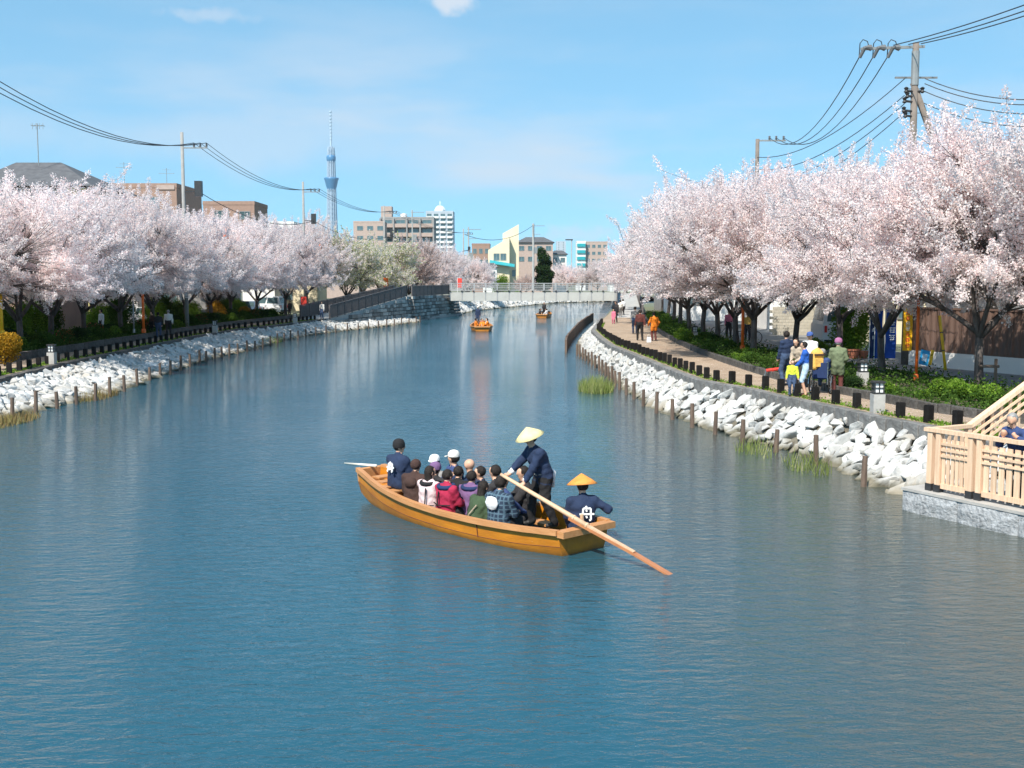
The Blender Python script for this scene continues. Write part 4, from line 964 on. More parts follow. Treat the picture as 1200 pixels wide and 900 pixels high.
# ------------------------------------------------------------------ far lattice broadcasting tower
td = 4050.0; tp = D(389, 250, td); sc = td / F_PX
tw = thing('lattice_tower', 'tall slender broadcasting tower with two round decks on the skyline', 'tower', (tp.x, td, 0))
def zz(py): return D(389, py, td).z
prof = [(26, 0), (21, 120), (17, zz(240)), (16, zz(226)), (15, zz(205)), (13.5, zz(180)), (11, zz(172))]
R0 = MB(); nl = 12
def rad_at(z):
    for (ra, za), (rb, zb) in zip(prof[:-1], prof[1:]):
        if za <= z <= zb: return ra + (rb - ra) * (z - za) / (zb - za)
    return prof[-1][0]
ztop = zz(172); H_ = [ztop * i / 30 for i in range(31)]
for j in range(nl):
    a0 = 2 * pi * j / nl; a1 = 2 * pi * (j + 1) / nl
    R0.tube([(cos(a0) * rad_at(z), sin(a0) * rad_at(z), z) for z in H_], 1.3, 5)
    for i in range(30):
        p0 = Vector((cos(a0) * rad_at(H_[i]), sin(a0) * rad_at(H_[i]), H_[i])); p1 = Vector((cos(a1) * rad_at(H_[i + 1]), sin(a1) * rad_at(H_[i + 1]), H_[i + 1]))
        p2 = Vector((cos(a1) * rad_at(H_[i]), sin(a1) * rad_at(H_[i]), H_[i]))
        R0.bar(p0, p1, .9, .9); R0.bar(p0, p2, .8, .8)
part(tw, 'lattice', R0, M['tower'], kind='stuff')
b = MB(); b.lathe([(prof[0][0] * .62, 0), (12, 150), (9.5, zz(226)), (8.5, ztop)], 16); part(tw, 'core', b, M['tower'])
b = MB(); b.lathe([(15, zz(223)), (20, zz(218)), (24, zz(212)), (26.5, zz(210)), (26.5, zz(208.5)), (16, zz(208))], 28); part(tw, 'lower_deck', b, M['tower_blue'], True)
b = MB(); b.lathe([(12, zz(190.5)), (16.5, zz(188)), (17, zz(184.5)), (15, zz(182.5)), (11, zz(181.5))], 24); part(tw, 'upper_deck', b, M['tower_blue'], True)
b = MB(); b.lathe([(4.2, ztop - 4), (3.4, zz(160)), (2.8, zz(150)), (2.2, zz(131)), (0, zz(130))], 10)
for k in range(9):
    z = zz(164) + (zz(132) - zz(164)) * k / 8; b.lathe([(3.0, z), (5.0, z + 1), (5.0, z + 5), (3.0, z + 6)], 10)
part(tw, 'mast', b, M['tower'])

# ------------------------------------------------------------------ power poles and wires
def sag(a, c, s, n=14):
    a, c = Vector(a), Vector(c); return [a.lerp(c, i / n) - Vector((0, 0, s * 4 * (i / n) * (1 - i / n))) for i in range(n + 1)]
def wire(a, c, s, label, r=.022, group=None):
    b = MB(); b.tube(sag(a, c, s), r, 4, False); return single('overhead_wire', b, M['wire'], label, 'wire', group=group)
def insulator(root, p, s=1.0):
    b = MB(); b.lathe([(.03, 0), (.09, .03), (.05, .07), (.10, .12), (.05, .17), (.09, .22), (.03, .27)], 8, p); return part(root, 'insulator', b, M['insul'])
# big braced pole on the right
pb = Vector((D(1061, 425, 45).x, 45.0, ZR)); zt = D(1063, 50, 45).z
pr_ = thing('utility_pole', 'tall concrete utility pole with brace and crossarm on the right', 'utility pole', pb); h = zt - ZR
b = MB(); b.tube([(0, 0, -.2), (0, 0, h)], [.19, .125], 12); part(pr_, 'pole', b, M['pole'], True)
arm_l = D(1009, 52, 45).x - pb.x
b = MB(); b.bar((arm_l, 0, h - .25), (.35, 0, h - .15), .1, .1); part(pr_, 'crossarm', b, M['frame'])
zq = lambda py: D(1063, py, 45).z - ZR
for i, px in enumerate((1010, 1026, 1043)):
    x = D(px, 52, 45).x - pb.x
    b = MB(); b.tube([(x + .35, 0, h - .2), (x + .1, -.1, h - .2)], [.13, .05], 8); b.tube([(x + .1, -.1, h - .2), (x - .02, .15, h - .55)], [.08, .07], 7); part(pr_, 'insulator', b, M['insul'])
    b = MB(); b.tube([(x + .3, 0, h - .2), (x + .22, 0, h + .05), (x + .04, 0, h + .12), (x - .06, .05, h - .02), (x - .05, .15, h - .5)], .02, 5); part(pr_, 'jumper', b, M['wire'])
b = MB(); b.bar((-.8, 0, zq(91)), (.9, 0, zq(91)), .07, .07); part(pr_, 'crossarm', b, M['insul'])
for i, (dx, py) in enumerate(((-.35, 108), (-.4, 120), (-.42, 131), (.3, 108), (-.3, 114), (-.35, 137))):
    b = MB(); b.tube([(0, -.05, zq(py)), (dx, -.05, zq(py) + .05)], .05, 6); b.lathe([(.03, 0), (.1, .05), (.05, .12), (.1, .2), (.03, .25)], 8, (dx, -.05, zq(py) - .05)); part(pr_, 'bracket', b, M['iron'])
b = MB()
for k in range(9): b.bar((-.25, 0, 3.5 + k * .95), (.25, 0, 3.5 + k * .95), .025, .025)
part(pr_, 'step_bolts', b, M['iron'], kind='stuff')
a = D(1070, 97, 45) - pb; c = D(1103, 190, 45.5) - pb; c2 = a + (c - a) * (a.z + .2) / (a.z - c.z)
b = MB(); b.tube([a, c2], [.13, .19], 10); part(pr_, 'brace', b, M['pole'], True)
b = MB(); b.tube([(.0, 0, zq(60)), (0, 0, zq(100))], .16, 10); part(pr_, 'band', b, M['frame'])
# farther pole on the right
f2 = Vector((D(885, 300, 75).x, 75.0, ZR)); zt2 = D(885, 163, 75).z
p2 = thing('utility_pole', 'distant utility pole rising above the right blossoms', 'utility pole', f2); h2 = zt2 - ZR
b = MB(); b.tube([(0, 0, -.2), (0, 0, h2)], [.19, .13], 10); part(p2, 'pole', b, M['pole'], True)
b = MB(); b.bar((-.1, 0, h2 - .1), (1.9, 0, h2 - .1), .1, .1); part(p2, 'crossarm', b, M['frame'])
for x in (.8, 1.25, 1.75): insulator(p2, (x, 0, h2 - .05))
for i, px in enumerate((1010, 1026, 1043)):
    x = D(px, 52, 45).x - .05
    wire((x, 45.15, zt - .55), (f2.x + (.8, 1.25, 1.75)[i], 75, zt2 + .1), 1.6, 'one of three upper wires from the braced pole to the distant right pole', .024, 'upper wires between the right poles')
for i, py in enumerate((92, 112, 122, 132)):
    wire((pb.x - .4, 45, ZR + zq(py)), (f2.x, 75, zt2 - 1.2 - i * .8), .9, 'one of the lower wires from the braced pole to the distant right pole', .022, 'lower wires between the right poles')
for i, (py, yy) in enumerate(((46, 10), (49, 12), (53, 15))):
    e = D(1240, -10 + i * 10, 26); wire((pb.x + (-.9, -.3, .2)[i], 45, zt - .1 + .03 * i), (e.x + 4, 22, e.z + 1.5), .35, 'one of three wires from the braced pole top to the upper right corner', .02, 'wires leaving at the upper right')
for i, (py, pe) in enumerate(((92, 106), (98, 112), (107, 124), (121, 140), (136, 160))):
    e = D(1290, pe, 40); wire((pb.x + .4, 45, ZR + zq(py)), (e.x, 40, e.z), .55, 'one of five wires from the braced pole to the right edge', .02, 'wires running to the right edge')
# left row of poles
def left_pole(px, py, d, label):
    q = D(px, py, d); t = thing('utility_pole', label, 'utility pole', (q.x, d, ZL)); h = q.z - ZL
    b = MB(); b.tube([(0, 0, -.2), (0, 0, h)], [.16, .115], 10); part(t, 'pole', b, M['pole_grey'], True)
    z1 = h - 1.1
    b = MB(); b.bar((-.1, 0, z1), (1.8, 0, z1), .09, .09); part(t, 'crossarm', b, M['frame'])
    for x in (.85, 1.3, 1.75): insulator(t, (x, 0, z1 + .05))
    b = MB(); b.bar((-.1, 0, h - 4.2), (1.3, 0, h - 4.2), .08, .08); b.box((1.1, 0, h - 4.0), (.5, .4, 1.1)); part(t, 'bracket', b, M['iron'])
    return Vector((q.x, d, q.z))
LPOLE = [Vector((-24.5, 40, 15.6)), left_pole(213, 155, 80, 'tall grey utility pole rising from the left blossoms'), left_pole(355, 213, 121, 'utility pole just left of the lattice tower'), left_pole(450, 241, 160, 'utility pole before the balcony block'), left_pole(543, 268, 215, 'far utility pole right of the high-rise, before the cream house')]
for i in range(4):
    for k, x in enumerate((.85, 1.3, 1.75)):
        a = LPOLE[i] + Vector((x, 0, -.75)); c = LPOLE[i + 1] + Vector((x, 0, -.75))
        wire(a, c, (1.9, 1.2, 1.0, 1.0)[i], ('one of the three wires curving in from the upper left corner', 'one of the three wires between the first and second left poles', 'one of three wires passing before the lattice tower', 'one of three far wires between the high-rise and the left poles')[i], .024, 'left power wires, span %d' % (i + 1))
    if i:
        wire(LPOLE[i] + Vector((1.1, 0, -4.2)), LPOLE[i + 1] + Vector((1.1, 0, -4.2)), 1.2, ('', 'lower cable between the first and second left poles', 'lower cable passing below the lattice tower decks', 'lower far cable right of the lattice tower')[i], .03)
def small_pole(px, py, d, label, lamp=False, r=.14):
    q = D(px, py, d); t = thing('street_lamp' if lamp else 'utility_pole', label, 'street lamp' if lamp else 'utility pole', (q.x, d, ZL)); h = q.z - ZL
    b = MB(); b.tube([(0, 0, -.2), (0, 0, h)], r, 8); part(t, 'pole', b, M['concrete'])
    b = MB()
    if lamp: b.box((-.7, 0, h), (2.0, .5, .3)); part(t, 'lamp_head', b, M['iron'])
    else:
        b.bar((-.3, 0, h - .5), (2.6, 0, h - .5), .12, .12); b.bar((-.2, 0, h - 2.4), (1.6, 0, h - 2.4), .1, .1); part(t, 'crossarm', b, M['frame'])
        b = MB(); b.box((.5, 0, h - 6), (.8, .6, 1.4)); part(t, 'transformer', b, M['frame'])
small_pole(483, 246, 240, 'thin utility pole before the high-rise'); small_pole(625, 262, 250, 'utility pole with transformer right of the cream house', r=.25); small_pole(549, 266, 230, 'second far utility pole beside the cream house')
small_pole(670, 281, 300, 'street lamp standing behind the footbridge', True)
wire(D(545, 275, 215), D(625, 264, 250), 2.0, 'far wire passing before the cream house', .05)
# aerial on the grey roofed house
ap = D(45, 186, 96); t = thing('roof_aerial', 'television aerial on the grey hip roof', 'aerial', (ap.x, 96, ap.z - .6))
b = MB(); b.tube([(0, 0, 0), (0, 0, 3.6)], .04, 6); part(t, 'mast', b, M['frame'])
b = MB(); b.bar((-.5, 0, 3.4), (.6, 0, 3.4), .04, .04)
for k in range(4): b.bar((-.4 + k * .3, -.4, 3.4), (-.4 + k * .3, .4, 3.4), .03, .03); b.bar((-.4 + k * .3, 0, 3.1), (-.4 + k * .3, 0, 3.6), .03, .03)
part(t, 'antenna', b, M['frame'])
for px, py, lab in ((145, 190, 'thin television aerial on the left of the brown flats'), (195, 197, 'thin television aerial on the right of the brown flats')):
    q = D(px, py, 127); t = thing('roof_aerial', lab, 'aerial', (q.x, 127, q.z - 3.0))
    b = MB(); b.tube([(0, 0, 0), (0, 0, 3)], .03, 5); part(t, 'mast', b, M['frame']); b = MB(); b.bar((-.9, 0, 2.4), (.9, 0, 2.4), .04, .04); b.bar((-.5, 0, 2.8), (.5, 0, 2.8), .03, .03); part(t, 'antenna', b, M['frame'])

# ------------------------------------------------------------------ dark conifer and greens behind the bridge
def conifer(px, d, h, label):
    x = D(px, 300, d).x; rng = np.random.default_rng(5); t = thing('conifer_tree', label, 'tree', (x, d, ZL))
    b = MB(); b.tube([(0, 0, 0), (0, 0, h * .9)], [.3, .05], 7); part(t, 'trunk', b, M['bark'])
    P = blob(rng, [(rng.normal() * .5, rng.normal() * .5, h * k / 9, 2.6 * (1 - (k / 11) ** 2), 2.6 * (1 - (k / 11) ** 2), h * .12) for k in range(2, 9)], 9000)
    part(t, 'crown', leaf_mesh('crown', P, .16, .5 + rng.normal(size=len(P)) * .25, M['leaf_dark'], rng), None)
conifer(637, 275, 12, 'dark green conifer behind the middle of the footbridge')
for px, d, me, s, lab in ((588, 240, B_t[0], 1.7, 'green bush in front of the cream house'), (606, 236, B_b[0], 2.2, 'bright green bush beside the foot of the cream house'), (642, 262, B_d[0], 1.6, 'dark bush right of the middle of the far bank')):
    shrub(me, ST, D(px, 330, d).x, d, ZL, s, lab, None, 'bush', 'bush')

# ------------------------------------------------------------------ wooden viewing deck at the right
E0, E1 = G(1057, 597, 0), G(1200, 630, 0); ed = (E1 - E0); ed.z = 0; ed.normalize(); en = Vector((-ed.y, ed.x, 0))   # along the edge, and inland
dk = thing('stone_landing', 'grey rough stone landing at the water edge below the wooden railing', 'landing', (E0.x, E0.y, 0), atan2(ed.y, ed.x))
ZD = .45
random.seed(3)
for i in range(6):          # rough-faced stones of the front
    b = MB(); n = 9; m_ = 5; v = []; Ls = 1.35
    for iy in range(m_ + 1):
        for ix in range(n + 1):
            e = ix in (0, n) or iy in (0, m_)
            v.append((Ls * ix / n + .006 * (1 if ix == 0 else -1 if ix == n else 0), -(0 if e else random.uniform(.015, .07)), -.5 + (ZD + .5) * iy / m_))
    b.add(v, [(iy * (n + 1) + ix, iy * (n + 1) + ix + 1, (iy + 1) * (n + 1) + ix + 1, (iy + 1) * (n + 1) + ix) for iy in range(m_) for ix in range(n)])
    part(dk, 'face_stone', b, M['grey_stone'], loc=(i * Ls, 0, 0))
b = MB(); b.box((4.05, 1.36, ZD / 2 - .28), (8.1, 2.7, ZD + .5)); part(dk, 'slab', b, M['grey_stone'])
b = MB(); b.box((4.05, 1.33, ZD - .012), (8.14, 2.72, .055)); part(dk, 'coping', b, M['stone_top'])
# railing in the local frame of the landing: x along the edge, y inland
rl = thing('deck_railing', 'new pale cypress railing with lattice panels around the landing', 'railing', (E0.x, E0.y, ZD + .016), atan2(ed.y, ed.x))
RH = 1.18
def rpost(x, y): 
    b = MB(); b.box((x, y, RH / 2 + .02), (.115, .115, RH - .02)); o = part(rl, 'post', b, M['cypress'])
    b = MB(); b.box((x, y, .07), (.145, .145, .15)); part(rl, 'post_shoe', b, M['iron'])
def panel(x0, x1, y):
    L = x1 - x0; b = MB(); b.box(((x0 + x1) / 2, y, .13), (L, .07, .1)); part(rl, 'bottom_rail', b, M['cypress'])
    n = 6
    for i in range(n):
        x = x0 + L * (i + .5) / n; b = MB(); b.box((x, y, .63), (L / n * .66, .03, .9)); part(rl, 'slat', b, M['cypress'])
    for z in (.98, .86, .74):
        b = MB(); b.box(((x0 + x1) / 2, y - .032, z), (L, .028, .05)); part(rl, 'lattice_bar', b, M['cypress'])
pairs = [.50, 1.46, 2.78, 4.1, 5.4]
for x in pairs: rpost(x, .22); rpost(x + .2, .22)
for a, c in zip(pairs[:-1], pairs[1:]): panel(a + .26, c - .06, .22)
b = MB(); b.bar((.36, .22, RH + .05), (6.2, .22, RH + .05), .16, .075); part(rl, 'cap_rail', b, M['cypress'])
# side return and the stair railing climbing inland
sp = [(.5, .22), (.5, 1.35)]
b = MB(); b.bar((.44, .30, RH + .045), (.44, 1.4, RH + .045), .15, .07); part(rl, 'cap_rail', b, M['cypress'])
rpost(.44, 1.35)
for i in range(5):
    b = MB(); b.box((.44, .42 + i * .19, .63), (.03, .075, .98)); part(rl, 'slat', b, M['cypress'])
s0, s1 = Vector((.44, 1.4, RH + .05)), Vector((.44 + .9, 4.6, RH + 2.2))
b = MB(); b.bar(s0, s1, .15, .08); part(rl, 'stair_rail', b, M['cypress'])
b = MB(); b.box((s1.x, s1.y, (s1.z + .04 + .6) / 2), (.115, .115, s1.z - .6 - .04)); part(rl, 'post', b, M['cypress'])
p = s0.lerp(s1, .5); b = MB(); b.box((p.x, p.y, (p.z + .3) / 2), (.115, .115, p.z - .38)); part(rl, 'post', b, M['cypress'])
for i in range(16):
    p = s0.lerp(s1, (i + .5) / 16); b = MB(); b.box((p.x, p.y, p.z - .5), (.03, .075, .95)); part(rl, 'slat', b, M['cypress'])
for q in (.2, .36, .52, .9):
    b = MB(); b.bar(s0 - Vector((-.03, 0, q)), s1 - Vector((-.03, 0, q)), .028, .05); part(rl, 'lattice_bar', b, M['cypress'])
st_ = thing('stairs', 'concrete steps climbing from the landing behind the wooden railing', 'stairs', (E0.x, E0.y, 0), atan2(ed.y, ed.x))
for i in range(8):
    b = MB(); b.box((2.4 + i * .08, 1.75 + i * .33, .2 + (i + 1) * .09), (3.4, .345, (i + 1) * .18 + .4)); part(st_, 'step', b, M['concrete'])

# ------------------------------------------------------------------ small things on the banks
def lantern(x, y, z, h, label, k=1.0):
    t = thing('lantern_bollard', label, 'lantern', (x, y, z)); t.scale = (k, k, k)
    b = MB(); b.box((0, 0, h / 2), (.30, .30, h)); part(t, 'stone_base', b, M['stone_top'])
    b = MB(); b.box((0, 0, h + .02), (.27, .27, .05)); b.box((0, 0, h + .31), (.30, .30, .05))
    for sx in (-1, 0, 1):
        for sy in (-1, 0, 1):
            if sx or sy: b.box((sx * .115, sy * .115, h + .165), (.025, .025, .25))
    b.box((0, 0, h + .165), (.26, .26, .02)); part(t, 'cage', b, M['iron'])
    b = MB(); b.box((0, 0, h + .165), (.20, .20, .235)); part(t, 'lamp_glass', b, M['white'])
p = G(1028, 484, ZR); lantern(p.x, p.y, ZR, .5, 'square lantern on a pale stone base beside the near right path')
p = D(1011, 437, 34.5); lantern(p.x, p.y, ZR + .14, .42, 'dark topped lantern on a stone base among the right shrubs')
p = D(814, 397, 61); lantern(p.x, 61, ZR + .1, .5, 'far lantern bollard among the trunks on the right')
for px, py, lab in ((61, 427, 'pale lantern bollard on the left path near the yellow shrub'), (252, 390, 'pale lantern bollard on the left path right of the man in white'), (346, 379, 'pale lantern bollard on the left path before the ramp')):
    p = G(px, py, ZL); lantern(p.x, p.y, ZL, .5, lab, 1.05)

def glyphs(mb, rng, cx, z0, z1, w, n, y, th=.006):
    # brush-stroke characters stacked down a banner
    hgt = (z1 - z0) / n
    for i in range(n):
        zc_ = z1 - (i + .5) * hgt; s = min(w, hgt) * .42
        for q in (-.7, 0, .7):
            mb.box((cx + rng.uniform(-.1, .1) * s, y, zc_ + q * s), (s * rng.uniform(1.2, 2.0), th, s * .24))
        for q in (-.5, .5):
            mb.box((cx + q * s + rng.uniform(-.2, .2) * s, y - .001, zc_ + rng.uniform(-.2, .2) * s), (s * .24, th, s * rng.uniform(1.2, 2.0)))
rg = random.Random(4)
# yellow sign on the pole
sg = thing('pole_sign', 'upright yellow sign with red characters fixed to the utility pole', 'sign', (pb.x - .05, 44.72, D(1060, 411, 44.7).z)); sh = D(1060, 361, 44.7).z - D(1060, 411, 44.7).z
b = MB(); b.box((0, 0, sh / 2), (.37, .03, sh)); part(sg, 'board', b, M['sign_yellow'])
b = MB(); glyphs(b, rg, 0, .10, sh * .45, .3, 3, -.018); glyphs(b, rg, 0, sh * .7, sh - .08, .3, 2, -.018); part(sg, 'lettering', b, M['sign_red'])
b = MB(); glyphs(b, rg, 0, sh * .46, sh * .7, .3, 2, -.018); part(sg, 'lettering', b, M['white'])
# blue banners on poles
for i, (px, d, w, mm, lab) in enumerate(((1029, 42.5, .28, 'blue', 'narrow bright blue banner left of a cherry trunk'), (1043, 42.0, .42, 'blue', 'wide blue banner with white writing right of a cherry trunk'), (1022, 43.5, .22, 'navy_cloth', 'dark blue banner with white writing beside the terracotta pots'))):
    p = D(px, 420, d); t = thing('banner', lab, 'banner', (p.x, d, ZR)); zb_ = p.z - ZR; zt_ = D(px, 362, d).z - ZR
    b = MB(); b.tube([(-w / 2 - .02, 0, 0), (-w / 2 - .02, 0, zt_ + .15)], .015, 6); b.bar((-w / 2 - .02, 0, zt_ + .04), (w / 2, 0, zt_ + .04), .02, .02); part(t, 'pole', b, M['white'])
    b = MB(); k = 10; v = []
    for j in range(k + 1):
        z = zb_ + (zt_ - zb_) * j / k; o_ = .02 * sin(j * 1.1 + i)
        v += [(-w / 2, o_, z), (w / 2, o_ * 1.5, z), (w / 2, o_ * 1.5 + .006, z), (-w / 2, o_ + .006, z)]
    b.add(v, [(4 * j, 4 * j + 1, 4 * j + 5, 4 * j + 4) for j in range(k)] + [(4 * j + 2, 4 * j + 3, 4 * j + 7, 4 * j + 6) for j in range(k)]); part(t, 'cloth', b, M[mm], True)
    if i: b = MB(); glyphs(b, rg, w * .1, zb_ + (zt_ - zb_) * .35, zt_ - .1, w * .8, 4, -.05); part(t, 'lettering', b, M['white'])
# painted banner poles
def cpole(px, pyb, pyt, d, m, label, r=.05, z=None):
    p = D(px, pyb, d); q = D(px, pyt, d); b = MB(); b.tube([(0, 0, -.1), (0, 0, q.z - p.z)], r, 10); b.lathe([(r * 1.6, -.1), (r * 1.6, .12), (r, .14)], 10)
    single('painted_pole', b, M[m], label, 'pole', p, smooth=True)
cpole(1073.5, 443, 332, 36, 'orange', 'orange red painted pole in the bed before the brown wall')
cpole(870, 408, 340, 50, 'orange', 'orange painted pole among the trunks in the middle of the right bank', .07)
cpole(168.5, 388, 345, 66, 'orange', 'orange painted pole left of the man in the white shirt', .08)
cpole(2, 390, 345, 51, 'yellow', 'yellow orange pole at the left edge of the picture', .09)
cpole(41, 390, 335, 62, 'white', 'white pole between the trunks on the far left', .06)
cpole(157, 388, 352, 65, 'frame', 'thin grey pole beside the left orange pole', .04)
# yellow guy-wire guard, blue board, yellow board
a, c = D(1108, 434, 40.8), D(1101, 370, 41.2)
b = MB(); b.tube([(0, 0, 0), c - a], .055, 10)
gy = thing('guy_guard', 'slanting yellow guard tube on a guy wire before the brown wall', 'guard tube', a); part(gy, 'tube', b, M['yellow'], True)
b = MB(); b.tube([c - a, (c - a) * 3.2], .012, 5); part(gy, 'guy_wire', b, M['wire'])
b = MB()
for q in (.35, .68): b.tube([(c - a) * q, (c - a) * (q + .02)], .058, 10)
part(gy, 'band', b, M['iron'])
p = D(1083, 428, 43.2); b = MB(); R = Matrix.Rotation(radians(14), 3, 'Y') @ Matrix.Rotation(radians(-12), 3, 'X'); b.box((0, 0, .3), (.36, .03, .6), R=R); t = thing('leaning_board', 'bright blue board leaning against the base of the brown wall', 'board', p); part(t, 'board', b, M['sky_blue'])
b = MB(); b.box((0, -.02, .3), (.2, .008, .3), R=R); part(t, 'label', b, M['paleblue'])
p = D(1091, 428, 42.6); b = MB(); b.box((0, 0, .3), (.1, .04, .6), R=R); b.box((.05, .03, .3), (.04, .05, .58), R=R); single('leaning_plank', b, M['yellow'], 'yellow plank leaning beside the blue board', 'plank', p)
# terracotta pots
for i, (px, s) in enumerate(((1000, 1.0), (1012, .8))):
    p = D(px, 407, 48.6); t = thing('flower_pot', ('larger', 'smaller')[i] + ' terracotta trough under the leafy bush right of the green coat', 'pot', (p.x, 48.6, ZR)); t.scale = (s, s, s)
    b = MB(); b.lathe([(.0, .0), (.20, .0), (.28, .36), (.31, .36), (.31, .42), (.25, .42), (.24, .36), (0, .36)], 14); part(t, 'pot', b, M['pot'])
    b = MB(); b.box((0, 0, -.0 + .2), (.9, .35, .4)) if False else b.lathe([(0, .36), (.23, .37), (0, .40)], 12); part(t, 'soil', b, M['soil'])
# stakes supporting the nearest tree
p = D(1166, 452, 33.2); t = thing('tree_support', 'grey timber prop tied to the nearest right cherry trunk', 'tree prop', (p.x, 33.2, ZR + .12))
b = MB(); b.tube([(0, 0, -.1), (0, 0, .95)], .05, 8); part(t, 'post', b, M['stake']); b = MB(); b.tube([(-.45, .1, .72), (.1, -.02, .72)], .045, 8); part(t, 'crossbar', b, M['stake'])
# white tent on the left
p = D(160, 368, 84); t = thing('canopy_tent', 'white canopy tent behind the left trunks', 'tent', (p.x, 84, ZL))
b = MB(); b.add([(-2, -1.5, 2.0), (2, -1.5, 2.0), (2, 1.5, 2.0), (-2, 1.5, 2.0), (0, 0, 3.0)], [(0, 1, 4), (1, 2, 4), (2, 3, 4), (3, 0, 4)]); b.box((0, -1.5, 1.85), (4, .03, .3)); b.box((0, 1.5, 1.85), (4, .03, .3)); part(t, 'canopy', b, M['white'])
for sx in (-1.9, 1.9):
    for sy in (-1.4, 1.4): b = MB(); b.tube([(sx, sy, 0), (sx, sy, 2)], .03, 6); part(t, 'leg', b, M['frame'])

# vehicles
def car(name, label, cat, loc, rz, L, Wd, H, m, van=True):
    t = thing(name, label, cat, loc, rz); hz = .55 * H if not van else .5 * H
    def sect(y, w, z0, z1): return [(-w / 2, y, z0), (w / 2, y, z0), (w / 2, y, z1), (-w / 2, y, z1)]
    body = MB()
    if van: st = [(-L / 2, .94, .35, H * .5), (-L / 2 + .05, 1, .3, H * .55), (L / 2 - .9, 1, .3, H * .55), (L / 2 - .1, .96, .3, H * .5), (L / 2, .9, .36, H * .42)]
    else: st = [(-L / 2, .9, .4, H * .55), (-L / 2 + .2, 1, .3, H * .62), (L / 2 - .9, 1, .3, H * .6), (L / 2 - .15, .96, .3, H * .5), (L / 2, .88, .38, H * .42)]
    v = []
    for y, w, a, c in st: v += sect(y, w * Wd, a, c)
    f = [(4 * i + j, 4 * i + (j + 1) % 4, 4 * i + 4 + (j + 1) % 4, 4 * i + 4 + j) for i in range(len(st) - 1) for j in range(4)] + [(3, 2, 1, 0), (len(v) - 4, len(v) - 3, len(v) - 2, len(v) - 1)]
    body.add(v, f)
    yb, yf = (-L / 2 + .06, L / 2 - .75) if van else (-L / 2 + .45, L / 2 - 1.2)
    b0, b1 = H * .545, H
    cab = MB(); w0, w1 = Wd * .985, Wd * .84
    v = [(-w0 / 2, yb, b0), (w0 / 2, yb, b0), (w0 / 2, yf, b0), (-w0 / 2, yf, b0), (-w1 / 2, yb + .12, b1), (w1 / 2, yb + .12, b1), (w1 / 2, yf - .55, b1), (-w1 / 2, yf - .55, b1)]
    cab.add(v, [(4, 5, 6, 7), (0, 1, 5, 4), (1, 2, 6, 5), (2, 3, 7, 6), (3, 0, 4, 7)])
    part(t, 'body', body, M[m]); part(t, 'cabin', cab, M[m])
    V = [Vector(q) for q in v]
    def pane(ia, ib, ic, idd, u0, u1, w0_, w1_):
        A_, B2, C_, D_ = V[ia], V[ib], V[ic], V[idd]; nn = (B2 - A_).cross(D_ - A_).normalized() * .012
        q = []
        for (u, ww) in ((u0, w0_), (u1, w0_), (u1, w1_), (u0, w1_)): q.append(A_.lerp(B2, u).lerp(D_.lerp(C_, u), ww) + nn)
        b = MB(); b.quad(*q); part(t, 'window', b, M['glass'])
    pane(0, 1, 5, 4, .1, .9, .15, .85); pane(1, 2, 6, 5, .04, .47, .15, .85); pane(1, 2, 6, 5, .52, .93, .15, .85); pane(3, 0, 4, 7, .04, .47, .15, .85); pane(3, 0, 4, 7, .52, .93, .15, .85); pane(2, 3, 7, 6, .08, .92, .12, .88)
    for sx in (-1, 1):
        for yy in (-L / 2 + .7, L / 2 - .75):
            wmb = MB(); R = Matrix.Rotation(pi / 2, 3, 'Y'); wmb.lathe([(.0, -.09), (.22, -.1), (.31, -.07), (.31, .07), (.22, .1), (0, .09)], 16, (sx * (Wd / 2 - .1), yy, .31), R); wo_ = part(t, 'wheel', wmb, M['rubber'])
            wmb = MB(); wmb.lathe([(0, -.105), (.18, -.105), (.18, .105), (0, .105)], 12, (sx * (Wd / 2 - .095), yy, .31), R); part(wo_, 'rim', wmb, M['chrome'])
        b = MB(); b.box((sx * Wd * .42, -L / 2 - .004, H * .45), (.12, .05, .34)); part(t, 'tail_light', b, M['sign_red'])
        b = MB(); b.box((sx * Wd * .36, L / 2 - .01, H * .37), (.28, .06, .14)); part(t, 'headlight', b, M['white'])
    b = MB(); b.box((0, -L / 2 - .03, .42), (Wd * .92, .12, .16)); part(t, 'bumper', b, M['rubber'])
    b = MB(); b.box((0, -L / 2 - .01, .68), (.33, .03, .165)); part(t, 'number_plate', b, M['white'])
    return t
car('van', 'white van parked behind the leafy bush on the right road', 'van', (16.7, 57.0, ZR), -.12, 4.4, 1.8, 2.3, 'carpaint')
p = D(318, 365, 121); car('van', 'white van parked behind the left cherry trunks', 'van', (p.x - .5, 121, ZL), 1.3, 4.2, 1.75, 2.0, 'carpaint')
p = D(285, 365, 119); car('car', 'dark blue car parked left of the white van behind the left trunks', 'car', (p.x, 119, ZL), 1.5, 4.2, 1.75, 1.5, 'carblue', False)
p = D(152, 365, 92); car('car', 'white car parked behind the left hedge beside the tent', 'car', (p.x, 93, ZL), 1.5, 4.0, 1.7, 1.5, 'carpaint', False)

